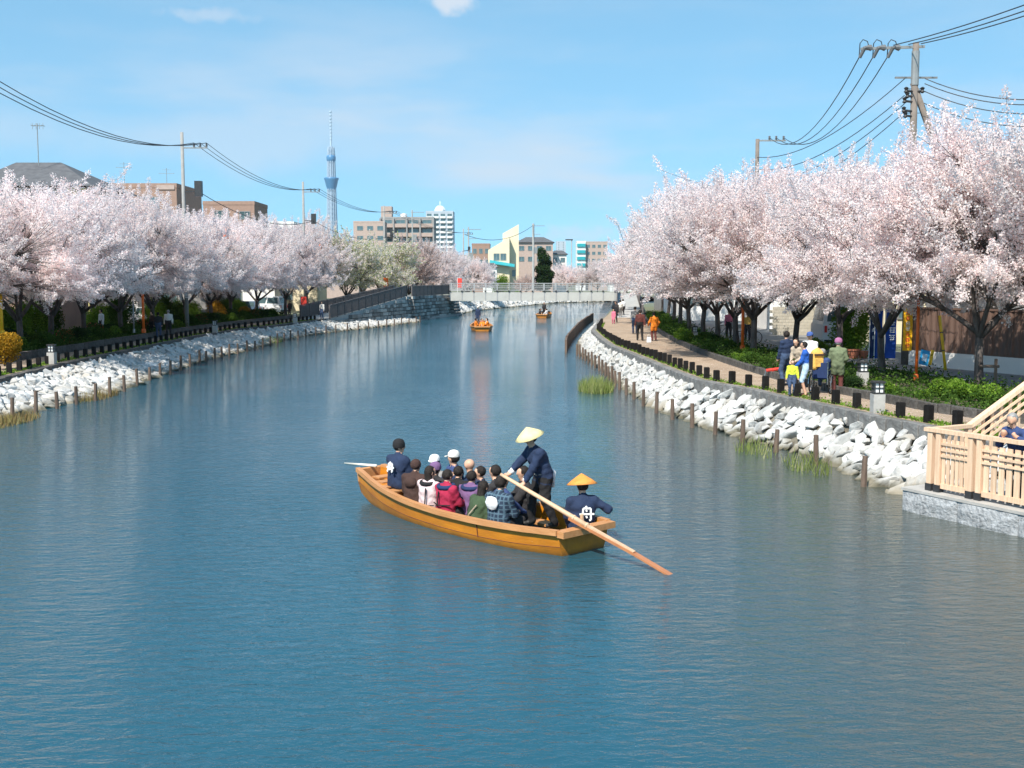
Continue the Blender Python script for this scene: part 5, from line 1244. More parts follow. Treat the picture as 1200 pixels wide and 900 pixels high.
def bicycle(x, y, z, rz, label, group):
    t = thing('bicycle', label, 'bicycle', (x, y, z), rz, group)
    R = Matrix.Rotation(pi / 2, 3, 'X')
    for yy in (-.52, .52):
        ring = [(yy + .31 * cos(a * pi / 8), .0, .33 + .31 * sin(a * pi / 8)) for a in range(17)]
        b = MB(); b.tube(ring, .022, 5, False); w_ = part(t, 'wheel', b, M['rubber'])
        b = MB()
        for a in range(4): b.tube([(yy - .3 * cos(a * pi / 4), 0, .33 - .3 * sin(a * pi / 4)), (yy + .3 * cos(a * pi / 4), 0, .33 + .3 * sin(a * pi / 4))], .004, 3)
        part(w_, 'spokes', b, M['chrome'])
    b = MB()
    for a, c in (((-.52, 0, .33), (-.1, 0, .3)), ((-.52, 0, .33), (-.2, 0, .75)), ((-.1, 0, .3), (-.22, 0, .85)), ((-.1, 0, .3), (.38, 0, .72)), ((-.19, 0, .7), (.36, 0, .8)), ((.52, 0, .33), (.34, 0, 1.0))): b.tube([a, c], .018, 6)
    part(t, 'frame', b, M['iron'])
    b = MB(); b.box((-.23, 0, .88), (.26, .14, .06)); part(t, 'saddle', b, M['rubber'])
    b = MB(); b.tube([(.26, -.28, .98), (.34, -.1, 1.02), (.34, .1, 1.02), (.26, .28, .98)], .014, 5); part(t, 'handlebar', b, M['chrome'])
    b = MB(); b.box((.55, 0, .9), (.3, .34, .22)); part(t, 'basket', b, M['frame'])
for i, (px, d) in enumerate(((829, 66), (843, 63), (858, 60))):
    p = D(px, 390, d); bicycle(p.x + .9, d, ZR + .05, .4 + i, 'parked bicycle among the trunks left of the orange pole', 'bicycles among the right trunks')
# small orange flags in the distant left crowns
for px, py, d, lab in ((265, 279, 88, 'orange paper lantern hanging left in the left crowns'), (352, 286, 116, 'left of two small orange lanterns in the pale crown'), (375, 290, 120, 'right of two small orange lanterns in the pale crown')):
    p = D(px, py, d); b = MB(); b.lathe([(.08, -.28), (.2, -.18), (.24, 0), (.2, .18), (.08, .28), (.02, .34), (.01, .8)], 12); single('paper_lantern', b, M['orange'], lab, 'lantern', p, smooth=True)
for px, py, d, m_, lab in ((449, 332, 134, 'orange', 'orange banner beside the top of the left ramp'), (536, 334, 147.5, 'sign_red', 'red banner at the left end of the footbridge'), (352, 355, 110, 'sign_red', 'red banner near the foot of the left ramp')):
    p = D(px, py, d); zb_ = 3.0 if d > 120 else ZL
    b = MB(); t = thing('small_banner', lab, 'banner', (p.x, d, zb_)); b.tube([(0, 0, 0), (0, 0, 2.2)], .03, 6); part(t, 'pole', b, M['white']); b = MB(); b.box((.32, 0, 1.45), (.6, .02, 1.3)); part(t, 'cloth', b, M[m_])

# ------------------------------------------------------------------ bodies: one continuous surface around a posed skeleton
def surface_nets(fn, lo, hi, vox):
    n = np.ceil((hi - lo) / vox).astype(int) + 1
    ax = [lo[i] + vox * np.arange(n[i]) for i in range(3)]
    gx, gy, gz = np.meshgrid(*ax, indexing='ij'); P = np.stack([gx, gy, gz], -1).reshape(-1, 3)
    f = fn(P).reshape(n); s = f < 0
    c = np.zeros(np.array(n) - 1, int)
    for i in (0, 1):
        for j in (0, 1):
            for k in (0, 1): c += s[i:n[0] - 1 + i, j:n[1] - 1 + j, k:n[2] - 1 + k]
    act = (c > 0) & (c < 8); idx = -np.ones(act.shape, int); cells = np.argwhere(act); idx[act] = np.arange(len(cells))
    acc = np.zeros((len(cells), 3)); cnt = np.zeros(len(cells)); cor = [(i, j, k) for i in (0, 1) for j in (0, 1) for k in (0, 1)]
    for a in cor:
        for d in range(3):
            if a[d]: continue
            b = list(a); b[d] = 1
            fa = f[cells[:, 0] + a[0], cells[:, 1] + a[1], cells[:, 2] + a[2]]; fb = f[cells[:, 0] + b[0], cells[:, 1] + b[1], cells[:, 2] + b[2]]
            m = (fa < 0) != (fb < 0); t = np.where(m, fa / (fa - fb + 1e-12), 0)
            p = np.array(a, float)[None, :].repeat(len(cells), 0); p[:, d] += t
            acc += p * m[:, None]; cnt += m
    V = lo + (cells + acc / np.maximum(cnt, 1)[:, None]) * vox
    Fs = []
    for d in range(3):
        e1, e2 = [(1, 2), (2, 0), (0, 1)][d]
        sl0 = [slice(None)] * 3; sl1 = [slice(None)] * 3; sl0[d] = slice(0, n[d] - 1); sl1[d] = slice(1, n[d])
        ch = s[tuple(sl0)] != s[tuple(sl1)]; q = np.argwhere(ch)
        q = q[(q[:, e1] > 0) & (q[:, e2] > 0) & (q[:, e1] < n[e1] - 1) & (q[:, e2] < n[e2] - 1)]
        if not len(q): continue
        ins = s[q[:, 0], q[:, 1], q[:, 2]]
        def cell(o1, o2):
            w = q.copy(); w[:, e1] -= o1; w[:, e2] -= o2; return idx[w[:, 0], w[:, 1], w[:, 2]]
        Q = np.stack([cell(1, 1), cell(0, 1), cell(0, 0), cell(1, 0)], 1); Q[~ins] = Q[~ins][:, ::-1]; Fs.append(Q)
    return V, np.concatenate(Fs)
def caps_eval(caps, P, k):
    D_ = np.empty((len(caps), len(P)))
    for i, (a, b, ra, rb, sx, m) in enumerate(caps):
        S = np.array([1 / sx, 1, 1]); a_ = np.array(a) * S; d = np.array(b) * S - a_; q = P * S - a_
        t = np.clip(q @ d / (d @ d + 1e-9), 0, 1)
        D_[i] = np.linalg.norm(q - t[:, None] * d, axis=1) - (ra + (rb - ra) * t)
    mn = D_.min(0); return mn - k * np.log(np.exp(-(D_ - mn) / k).sum(0)), D_.argmin(0)
def body_mesh(caps, mats, vox=.022, k=.012):
    A = np.array([c[0] for c in caps] + [c[1] for c in caps]); lo, hi = A.min(0) - .26, A.max(0) + .26
    cl_ = np.array([c[5] in ('top', 'bottom') for c in caps], float); ph = random.uniform(0, 6)
    def sdf(P):
        f, a = caps_eval(caps, P, k); x, y, z = P.T
        return f + cl_[a] * (.009 * np.sin(31 * z + 9 * x + 2.5 * np.sin(13 * y + 17 * x + ph)) * np.sin(15 * x + 11 * y + ph + 2 * np.sin(9 * z)))
    V, Fq = surface_nets(sdf, lo, hi, vox)
    am = caps_eval(caps, V, k)[1]; ml = list(dict.fromkeys(c[5] for c in caps)); vm = np.array([ml.index(c[5]) for c in caps])[am]
    me = bpy.data.meshes.new('body'); me.from_pydata(V.tolist(), [], Fq.tolist())
    for m in ml: me.materials.append(M[mats.get(m, m)])
    me.polygons.foreach_set('material_index', vm[Fq[:, 0]].astype(np.int32)); me.polygons.foreach_set('use_smooth', np.ones(len(Fq), bool)); me.update(); return me
def ik(a, c, l1, l2, hint):
    a, c = Vector(a), Vector(c); d = c - a; L = min(d.length, (l1 + l2) * .999); d.normalize(); c = a + d * L
    x = (l1 * l1 - l2 * l2 + L * L) / (2 * L); h = sqrt(max(l1 * l1 - x * x, 0)); hv = Vector(hint); hv -= d * hv.dot(d); hv.normalize()
    return a + d * x + hv * h, c
def person(label, loc, rz, top, bottom, pose='stand', h=1.65, hands=None, lean=0.0, head=(0, 0), hair='hair', group=None, vox=.024, coat=.0, sleeve=None, feet=None,
           hat=None, long_hair=False, bald=False, fingers=False, face=False, side=0.0, shoe='shoe', shorts=False, bulk=None):
    k = h / 1.7; t = thing('person', label, 'person', loc, rz, group); t.scale = (k, k, k)
    up = Vector((sin(side), sin(lean), cos(lean))).normalized()
    seat = pose == 'sit'; q_ = bulk or (1.26 if seat else 1.16); qa = 1 + (q_ - 1) * .9
    pel = Vector((0, 0, .13 if seat else .93)); che = pel + up * .34; nb = pel + up * .52
    hc = nb + Vector((0, .03 + sin(lean) * .08, .16)) if lean < .6 else nb + Vector((0, .12, .12))
    C = []
    def cp(a, b, ra, rb, m, sx=1.0): C.append((tuple(a), tuple(b), ra, rb, sx, m))
    cp(pel + Vector((0, 0, .02)), pel + up * .16, .115 * q_, .112 * q_, 'bottom' if not (coat or seat) else 'top', 1.42)
    cp(pel + up * .10, che, .114 * q_, .126 * q_, 'top', 1.38); cp(che, nb - up * .08, .122 * q_, .092 * q_, 'top', 1.42)
    shl = [nb - up * .07 + Vector((sx * .165 * qa, 0, 0)) for sx in (-1, 1)]
    cp(shl[0], shl[1], .07 * qa, .07 * qa, 'top'); cp(nb - up * .02, hc - Vector((0, .01, .08)), .055, .05, 'skin')
    cp(nb - up * .05, nb + up * .005, .075, .066, 'top', 1.1)
    yaw, tilt = head; Rh = Matrix.Rotation(yaw, 3, 'Z') @ Matrix.Rotation(tilt, 3, 'X')
    hp = lambda x, y, z: hc + Rh @ Vector((x, y, z))
    cp(hp(0, -.012, .035), hp(0, .012, .03), .094, .094, 'skin', .92); cp(hp(0, .02, -.03), hp(0, .038, -.065), .07, .048, 'skin', .95)
    cp(hp(0, .098, .012), hp(0, .112, -.012), .012, .014, 'skin')
    for sx in (-1, 1): cp(hp(sx * .084, -.005, .02), hp(sx * .086, -.01, -.02), .016, .012, 'skin')
    # arms
    if hands is None: hands = [(-.24, .03, .78), (.24, .05, .78)] if not seat else [(-.14, .38, .22), (.14, .38, .22)]
    slv = sleeve or 'top'
    for i, sx in enumerate((-1, 1)):
        el, wr = ik(shl[i], hands[i], .28, .255, (sx * .5, -.6, -.35)); fd = (wr - el).normalized()
        cp(shl[i], el, .062 * qa, .056 * qa, 'top'); cp(el, wr - fd * .03, .056 * qa, .044 * qa, slv); cp(wr - fd * .03, wr, .030, .028, 'skin')
        hx = fd.cross(Vector((0, 0, 1)));  hx = hx.normalized() if hx.length > .1 else Vector((0, 1, 0)); dn = hx.cross(fd)
        cp(wr + fd * .02, wr + fd * .075, .026, .028, 'skin', 1.0)
        cp(wr + hx * .022 + fd * .05, wr - hx * .022 + fd * .05, .02, .02, 'skin')
        if fingers:
            for q in range(4):
                o = wr + fd * .085 + hx * (.03 - .02 * q); ln = (.032, .036, .034, .026)[q]
                mid = o + fd * ln * .9 + dn * .012; cp(o, mid, .0095, .009, 'skin'); cp(mid, mid + dn * ln * 1.0 - fd * .006, .009, .008, 'skin')
            o = wr + fd * .035 + hx * sx * -.03; mid = o + hx * sx * -.022 + fd * .03; cp(o, mid, .012, .011, 'skin'); cp(mid, mid + fd * .02 + dn * .018, .011, .009, 'skin')
    # legs
    for i, sx in enumerate((-1, 1)):
        hip = pel + Vector((sx * .09, 0, -.02))
        if seat:
            kn = hip + Vector((sx * .05, .42, .03)); an = kn + Vector((0, .02, -.43)) if feet is None else Vector(feet[i])
        else:
            an = Vector((sx * .11, 0, .09)) if feet is None else Vector(feet[i]); kn, an = ik(hip, an, .43, .43, (sx * .1, 1, 0))
        cp(hip, kn, .094 * qa, .07 * qa, 'bottom'); cp(kn, an, .064 * qa if not shorts else .056, .054 * qa if not shorts else .04, 'skin' if shorts else 'bottom'); cp(an + Vector((0, -.03, -.045)), an + Vector((0, .14, -.055)), .042, .035, 'shoe')
        if coat: cp(hip, hip.lerp(kn, coat), .115, .115, 'top')
    body = body_mesh(C, dict(top=top, bottom=bottom, shoe=shoe), vox)
    link('body', body, t)
    if not bald:
        Rm = np.array(Rh.transposed()); h0 = np.array(hc)
        def hf(P):
            q = (P - h0) @ Rm.T; e = np.sqrt((q[:, 0] / .93) ** 2 + (q[:, 1] + .014) ** 2 + ((q[:, 2] - .032) / 1.0) ** 2) - .109
            if long_hair: e = np.minimum(e, np.sqrt((q[:, 0] / 1.2) ** 2 + (q[:, 1] + .045) ** 2 + (np.maximum(np.abs(q[:, 2] + .08) - .10, 0)) ** 2) - .072)
            cut = np.minimum(q[:, 1] - .045, -(q[:, 2] - .082)) if not long_hair else np.minimum(q[:, 1] - .04, -(q[:, 2] - .085))
            low = -(q[:, 2] + (.24 if long_hair else .055)) - np.maximum(q[:, 1], 0) * .5
            return np.maximum(np.maximum(e, cut), low) + .006 * np.sin(q[:, 0] * 55 + 1) * np.sin(q[:, 1] * 48) * np.sin(q[:, 2] * 40 + 2)
        V, Fq = surface_nets(hf, h0 - .26, h0 + .2, .016 if vox < .03 else .024)
        me = bpy.data.meshes.new('hair'); me.from_pydata(V.tolist(), [], Fq.tolist()); me.materials.append(M[hair]); me.polygons.foreach_set('use_smooth', np.ones(len(Fq), bool)); link('hair', me, t)
    if face:
        for sx in (-1, 1): b = MB(); b.lathe([(0, -.007), (.007, -.004), (.009, 0), (.007, .004), (0, .007)], 8, hp(sx * .033, .088, .03)); part(t, 'eye', b, M['hair'])
        b = MB(); b.box(hp(0, .088, -.05), (.04, .012, .008)); part(t, 'mouth', b, M['maroon'])
    if hat:
        kind, hm = hat; b = MB()
        if kind == 'cone': b.lathe([(.265, .03), (.27, .035), (.18, .105), (.09, .165), (.012, .215), (.0, .216)], 24, hp(0, 0, .02), Rh); b.lathe([(.26, .028), (.17, .09), (.0, .19)], 24, hp(0, 0, .02), Rh)
        elif kind == 'cap':
            b.lathe([(.112, .03), (.115, .06), (.105, .105), (.075, .14), (.03, .155), (0, .157)], 18, hp(0, -.01, .02), Rh)
            v = [hp(.1 * sin(a), .07 + .115 * cos(a), .055 - .02 * cos(a)) for a in np.linspace(-1.4, 1.4, 9)]; v2 = [q + Vector((0, 0, .012)) for q in v]
            b.add(v + v2, [list(range(9))[::-1], list(range(9, 18))] + [(i, i + 1, i + 10, i + 9) for i in range(8)])
        elif kind == 'knit': b.lathe([(.118, .0), (.122, .03), (.12, .07), (.10, .12), (.05, .15), (0, .158)], 18, hp(0, -.012, .02), Rh)
        part(t, 'hat', b, M[hm], True)
    t['hc'] = [hc.x, hc.y, hc.z]
    return t
def strap(t, pts, w=.012, m='black', name='strap'):
    b = MB(); b.tube(pts, w, 5); part(t, name, b, M[m])
def collar(t, lean, z0, m, r=.125):
    b = MB(); up = Vector((0, sin(lean), cos(lean))); c = Vector((0, 0, z0)) + up * .50
    b.tube([c + Vector((cos(a) * r * 1.35, sin(a) * r - .01, .02 * sin(a))) for a in np.linspace(0, 2 * pi, 17)], .042, 7, False); part(t, 'life_vest_collar', b, M[m], True)
# white brush characters for the coats: strokes on a 100 x 100 grid
FUNE = [((52, 96), (40, 84)), ((28, 82), (24, 30), (12, 4)), ((28, 82), (76, 82), (76, 10), (66, 6)), ((46, 72), (52, 62)), ((4, 46), (98, 46)), ((46, 34), (52, 22))]
def emblem(t, strokes, c, s, nrm_tilt, y, name='emblem', wd=.1, curve=.0):
    b = MB()
    for st in strokes:
        for a, d in zip(st[:-1], st[1:]):
            P0 = Vector(((a[0] - 50) / 100 * s, 0, (a[1] - 50) / 100 * s)); P1 = Vector(((d[0] - 50) / 100 * s, 0, (d[1] - 50) / 100 * s))
            R = Matrix.Rotation(nrm_tilt, 3, 'X'); b.bar(R @ P0 * -1 * -1 + Vector(c), R @ P1 + Vector(c), .014, wd * s, up=(0, 1, 0)) if False else b.bar(R @ P0 + Vector(c), R @ P1 + Vector(c), wd * s, .016, up=R @ Vector((0, -1, 0)))
    part(t, name, b, M['white'])

# ------------------------------------------------------------------ boats
def make_boat(name, label, loc, rz, s=1.0, group=None, floor=True):
    t = thing(name, label, 'boat', loc, rz, group); t.scale = (s, s, s)
    # station: y, half beam at the bottom, at the gunwale, keel height, gunwale height
    S = [(-.02, .44, .60, -.10, .42), (.6, .64, .79, -.18, .40), (1.6, .79, .92, -.2, .38), (2.8, .81, .94, -.2, .38), (4.0, .71, .86, -.2, .42), (5.0, .52, .68, -.16, .50), (5.8, .31, .46, -.05, .60), (6.28, .18, .29, .16, .69)]
    y_ = np.array([q[0] for q in S]); f = [np.array([q[i] for q in S]) for i in range(1, 5)]
    yy = np.linspace(-.02, 6.28, 30); g = lambda k, y: float(np.interp(y, y_, f[k]))
    sm = lambda k, y: (g(k, max(y - .35, -.02)) + 2 * g(k, y) + g(k, min(y + .35, 6.28))) / 4
    hull = MB(); inner = MB(); v = []; vi = []; th = .05
    for y in yy:
        bb, bt, z0, z1 = (sm(k, y) for k in range(4)); mid = (bb + bt) / 2 + .03; zm = (z0 + z1) / 2
        v += [(-bt, y, z1), (-mid, y, zm), (-bb, y, z0), (bb, y, z0), (mid, y, zm), (bt, y, z1)]
        vi += [(-bt + th, y, z1), (-mid + th, y, zm), (-bb + th, y, z0 + th), (bb - th, y, z0 + th), (mid - th, y, zm), (bt - th, y, z1)]
    n = len(yy)
    hull.add(v, [(6 * i + j, 6 * i + 6 + j, 6 * i + 7 + j, 6 * i + 1 + j) for i in range(n - 1) for j in range(5)])
    hull.add(vi, [(6 * i + 1 + j, 6 * i + 7 + j, 6 * i + 6 + j, 6 * i + j) for i in range(n - 1) for j in range(5)])
    part(t, 'hull', hull, M['hull'])
    tr = MB(); a = v[:6]; tr.add(a + [(x, y + .06, z) for x, y, z in a], [(0, 1, 2, 3, 4, 5), (11, 10, 9, 8, 7, 6), (0, 5, 11, 6)]); 
    part(t, 'transom', tr, M['hull'])
    bw = MB(); a = v[-6:]; bw.add(a + [(x, y + .05, z + .02) for x, y, z in a], [(5, 4, 3, 2, 1, 0), (6, 7, 8, 9, 10, 11), (0, 6, 11, 5), (0, 1, 7, 6), (4, 5, 11, 10)]); part(t, 'bow_board', bw, M['gunwale'])
    for sx in (-1, 1):
        gw = MB(); pts = [(sx * (sm(1, y) + .005), y, sm(3, y) + .02) for y in yy]
        vv = []
        for p in pts: vv += [(p[0] - .055, p[1], p[2] - .06), (p[0] + .055, p[1], p[2] - .06), (p[0] + .055, p[1], p[2] + .03), (p[0] - .055, p[1], p[2] + .03)]
        gw.add(vv, [(4 * i + j, 4 * i + 4 + j, 4 * i + 4 + (j + 1) % 4, 4 * i + (j + 1) % 4) for i in range(n - 1) for j in range(4)] + [(0, 1, 2, 3), (4 * n - 1, 4 * n - 2, 4 * n - 3, 4 * n - 4)]); part(t, 'gunwale', gw, M['gunwale'])
    for sx in (-1, 1):                       # seam between the two side planks, and the frame nails' cover strips
        b = MB(); b.tube([(sx * ((sm(0, y) + sm(1, y)) / 2 + .032), y, (sm(2, y) + sm(3, y)) / 2 + .012) for y in yy], .006, 4, False); part(t, 'plank_seam', b, M['maroon'])
        for y in (1.75,): b = MB(); b.bar((sx * (sm(1, y) + .004), y, sm(3, y) - .06), (sx * ((sm(0, y) + sm(1, y)) / 2 + .034), y, (sm(2, y) + sm(3, y)) / 2), .012, .012); part(t, 'plank_joint', b, M['maroon'])
    b = MB(); b.box((0, -.07, .40), (1.30, .20, .11)); part(t, 'stern_beam', b, M['gunwale'])
    for k in range(7):
        x = -.54 + .18 * k; b = MB(); b.box((x, 2.6, -.02), (.17, 4.6 - abs(k - 3) * .35, .03)); part(t, 'floor_board', b, M['gunwale'])
    for k in range(3): b = MB(); b.box((0, .18 + .22 * k, .20), (1.2 + .12 * k, .21, .03)); part(t, 'stern_board', b, M['gunwale'])
    for k in range(4): b = MB(); b.box((0, 5.0 + .27 * k, .40 + .05 * k), ((1.05, .84, .64, .42)[k], .26, .03)); part(t, 'bow_deck', b, M['gunwale'])
    for sx in (-1, 1): b = MB(); b.box((sx * .54, 2.75, .17), (.28, 3.0, .045)); part(t, 'side_bench', b, M['gunwale'])
    b = MB(); b.tube([(-.02, .0, .44), (-.05, -.02, .66)], [.045, .03], 8); part(t, 'oar_pin', b, M['oarwood'])
    return t
st_c = (G(646, 648, 0) + G(702, 644, 0)) / 2; bow = G(427, 549, .66); bd = (bow - st_c); bd.z = 0; st_c.x += .13
brz = atan2(-bd.x, bd.y); kB = bd.length / 6.28
boat = make_boat('rowing_boat', 'orange brown wooden boat full of passengers in the foreground', (st_c.x, st_c.y, 0), brz, kB)
BM = Matrix.Translation((st_c.x, st_c.y, 0)) @ Matrix.Rotation(brz, 4, 'Z') @ Matrix.Scale(kB, 4)
def on(x, y, z): return BM @ Vector((x, y, z))
fwd = brz; inw = brz - pi / 2; outw = brz + pi / 2        # headings: to the bow; from the near side inwards; from the far side inwards
# near side, backs to the camera
z_s = .19
def passenger(label, x, y, z, rz, top, bottom='dark', **kw):
    kw['h'] = kw.get('h', 1.65) * 1.06; p = on(x, y, z - .07); return person(label, p, rz, top, bottom, 'sit', **kw)
hb = [(-.12, .34, .30), (.12, .36, .30)]
t = passenger('passenger in dark blue plaid jacket with white hood, back to the camera', -.52, 1.62, z_s + .03, inw + .1, 'plaid', h=1.72, hands=hb, head=(.25, 0), lean=.08)
b = MB(); b.lathe([(0, -.13), (.10, -.10), (.145, 0), (.10, .09), (.0, .11)], 14, (0, -.155, .52), Matrix.Scale(.3, 3, Vector((0, 1, 0)))); part(t, 'hood', b, M['white_c'], True)
t = passenger('passenger in dark green jacket leaning forward near the plaid jacket', -.50, 2.30, z_s - .08, inw - .15, 'green', 'mint', h=1.62, hands=hb, lean=.3, head=(.2, -.15), long_hair=True)
strap(t, [(.16, -.05, .52), (.05, -.14, .35), (-.1, -.15, .12), (-.16, -.08, .0)], .012, 'beige')
b = MB(); b.box((-.2, -.16, -.02), (.2, .1, .14)); part(t, 'shoulder_bag', b, M['beige'])
t = passenger('passenger in crimson jacket with black straps, back to the camera', -.50, 3.13, z_s + .02, inw, 'crimson', h=1.62, hands=hb, lean=.05); collar(t, .05, .13, 'navy_cloth')
strap(t, [(-.24, -.09, .30), (0, -.20, .29), (.24, -.09, .30)]); strap(t, [(.0, -.17, .55), (0, -.203, .3)], .014)
t = passenger('passenger in pale pink jacket with black straps, back to the camera', -.50, 3.66, z_s + .02, inw + .1, 'pale_pink', 'grey', h=1.62, hands=hb, lean=.05, head=(-.3, 0), long_hair=True); collar(t, .05, .13, 'black', .12)
strap(t, [(-.24, -.09, .22), (0, -.2, .21), (.24, -.09, .22)]); strap(t, [(.1, -.165, .55), (.1, -.193, .22)], .014)
t = passenger('passenger in dark brown hooded jacket beside the bow boatman', -.46, 4.18, z_s + .05, inw + .35, 'brown', 'brown', h=1.68, hands=hb, lean=.12, hair='brown', head=(0, .05))
b = MB(); b.lathe([(0, -.1), (.11, -.08), (.135, 0), (.1, .08), (0, .1)], 12, (0, -.10, .52), Matrix.Scale(.5, 3, Vector((0, 1, 0)))); part(t, 'hood', b, M['brown'], True)
t = passenger('passenger in purple jacket with dark collar in the middle of the boat', -.08, 2.92, z_s - .02, inw + .3, 'purple', h=1.6, hands=hb, lean=.1); collar(t, .1, .13, 'navy_cloth')
# far side, facing the camera
t = passenger('passenger in a white cap on the far side of the boat', .46, 4.62, z_s, outw, 'grey', h=1.62, hat=('cap', 'white_c'), face=True, head=(.5, 0))
t = passenger('passenger in beige cap and navy jacket on the far side of the boat', .50, 4.05, z_s + .08, outw - .3, 'shirtblue', h=1.74, hat=('cap', 'offwhite'), face=True, head=(-.9, 0))
t = passenger('bald passenger in navy jacket raising a hand on the far side', .50, 3.55, z_s + .02, outw - .9, 'happi', h=1.7, bald=True, face=True, hands=[(-.22, .25, .62), (.15, .35, .25)], head=(-.8, 0), fingers=True, vox=.02)
t = passenger('dark haired passenger with white collar in the middle of the boat', .22, 2.48, z_s + .06, outw - 1.0, 'dark', h=1.7, head=(-.3, 0), face=True)
b = MB(); b.tube([(-.1, .0, .60), (-.05, .11, .5), (.05, .11, .5), (.1, 0, .60), (0, -.09, .63), (-.1, 0, .60)], .03, 7, False); part(t, 'collar', b, M['white_c'], True)
t = passenger('dark dressed passenger partly hidden behind the standing boatman', .5, 2.0, z_s + .08, outw - .6, 'dark', h=1.68, face=True)
t = passenger('passenger in dark navy between the bald man and the green jacket', .34, 3.05, z_s, outw - .4, 'happi', h=1.62, head=(-.4, -.1), face=True)
t = passenger('passenger in a dark violet hat between the pink and brown jackets', -.1, 3.95, z_s, inw + .4, 'dark', h=1.6, hat=('knit', 'purple'))
t = passenger('passenger in black jacket behind the crimson jacket', .05, 3.42, z_s, inw + .2, 'black', h=1.6)
t = passenger('passenger in blue grey jacket behind the plaid jacket', .02, 2.1, z_s, inw - .3, 'shirtblue', h=1.62, head=(.4, 0))
# bow boatman
t = passenger('boatman in navy coat and dark cap seated high at the bow', -.16, 5.12, .45, inw + .1, 'happi', 'happi', h=1.74, hands=[(-.2, .30, .15), (.22, .28, .12)], head=(-.7, 0), lean=.06, coat=.35)
b = MB(); b.lathe([(.112, -.01), (.12, .03), (.115, .08), (.09, .13), (.04, .155), (0, .16)], 16, Vector(t['hc']) + Vector((0, -.012, .01))); part(t, 'cap', b, M['black'], True)
emblem(t, FUNE, (.05, -.212, .47), .2, -.06, 0, 'emblem', .17)
p0, p1 = on(-.05, 6.0, .76), D(404, 543, 24.6); b = MB(); b.tube([(0, 0, 0), p1 - p0], [.03, .022], 8); single('bamboo_pole', b, M['bamboo'], 'pale bamboo pole sticking out over the bow', 'pole', p0, smooth=True)
# stern passenger in orange hat
t = passenger('crew member in navy coat and orange conical hat seated at the stern', .40, .38, .24, fwd - .62, 'happi', 'happi', h=1.66, hat=('cone', 'hat_orange'), hands=[(-.2, .30, .15), (.34, .20, .50)], lean=.08, head=(.3, -.15), fingers=True, vox=.02, coat=.4)
emblem(t, FUNE, (.02, -.224, .41), .27, -.08, 0, 'emblem', .11)
strap(t, [(.30, .165, .49), (.335, .195, .50)], .046, 'white_c', 'cuff')
# the standing boatman with the long oar
h0_, tip = on(-.05, 1.92, 1.16), G(792, 678, -.02); 
h0_ = D(587, 556, 19.55); tip = G(806, 686, -.12); dirn = (tip - h0_)
oar = thing('sculling_oar', 'long wooden sculling oar reaching from the boatman into the water', 'oar', h0_)
j1, j2 = dirn * .50, dirn * .74
b = MB(); b.tube([(0, 0, 0), dirn * .06, dirn * .3, j1], [.03, .034, .04, .045], 10); part(oar, 'loom', b, M['oarwood'], True)
b = MB(); b.bar(dirn * .40 + Vector((0, 0, -.05)), j2, .085, .05); b.bar(j2, dirn * .99, .12, .03); part(oar, 'blade', b, M['oarwet'])
b = MB(); b.bar(dirn * .42 + Vector((0, 0, -.01)), j2 + Vector((0, 0, .012)), .075, .05); part(oar, 'shaft', b, M['oarwood'])
for q in (.42, .49): b = MB(); b.tube([dirn * q, dirn * (q + .008)], .052, 10); part(oar, 'lashing', b, M['oarwood'])
bp_ = D(637, 596, 19.62); bz = .24; hs_ = 1.72; kk = hs_ / 1.7
heading = Vector((-.93, -.37, 0)).normalized(); hrz = atan2(-heading.x, heading.y)
def loc_of(P, base, rz, k): q = Matrix.Rotation(-rz, 3, 'Z') @ (Vector(P) - Vector(base)); return q / k
base = Vector((bp_.x, bp_.y, bz))
hR = loc_of(h0_ + dirn * .115 + Vector((0.02, .02, .03)), base, hrz, kk); hL = loc_of(h0_ + dirn * .02 + Vector((0.03, .03, .03)), base, hrz, kk)
wr1 = hR + Vector((0, -.07, .03)); wr2 = hL + Vector((0, -.07, .02))
t = person('standing boatman in navy coat and straw conical hat working the oar', base, hrz, 'happi', 'black', 'stand', hs_, hands=[tuple(wr1), tuple(wr2)] if wr1.x < wr2.x else [tuple(wr2), tuple(wr1)], lean=.38, head=(0, -.35), hat=('cone', 'straw'),
           feet=[(-.17, -.14, .09), (.17, .16, .09)], fingers=True, face=True, vox=.018, coat=.3, bulk=1.36)
up_ = Vector((0, sin(.38), cos(.38))); c_ = Vector((0, 0, .93)) + up_ * .07
b = MB(); b.tube([c_ + Vector((cos(a) * .185, sin(a) * .135, -.05 * sin(a))) for a in np.linspace(0, 2 * pi, 21)], .03, 6, False); part(t, 'sash', b, M['grey'], True)
for wv in (wr1, wr2):
    sh_ = Vector((0, 0, .93)) + up_ * .45; dv = (sh_ - wv).normalized(); b = MB(); b.tube([wv + dv * .01, wv + dv * .09], [.05, .056], 10); part(t, 'cuff', b, M['white_c'], True)
b = MB(); b.tube([c_ + Vector((.05, -.15, .02)), c_ + Vector((.06, -.24, -.05)), c_ + Vector((.06, -.22, -.32))], [.05, .055, .04], 8); part(t, 'tied_towel', b, M['white_c'], True)
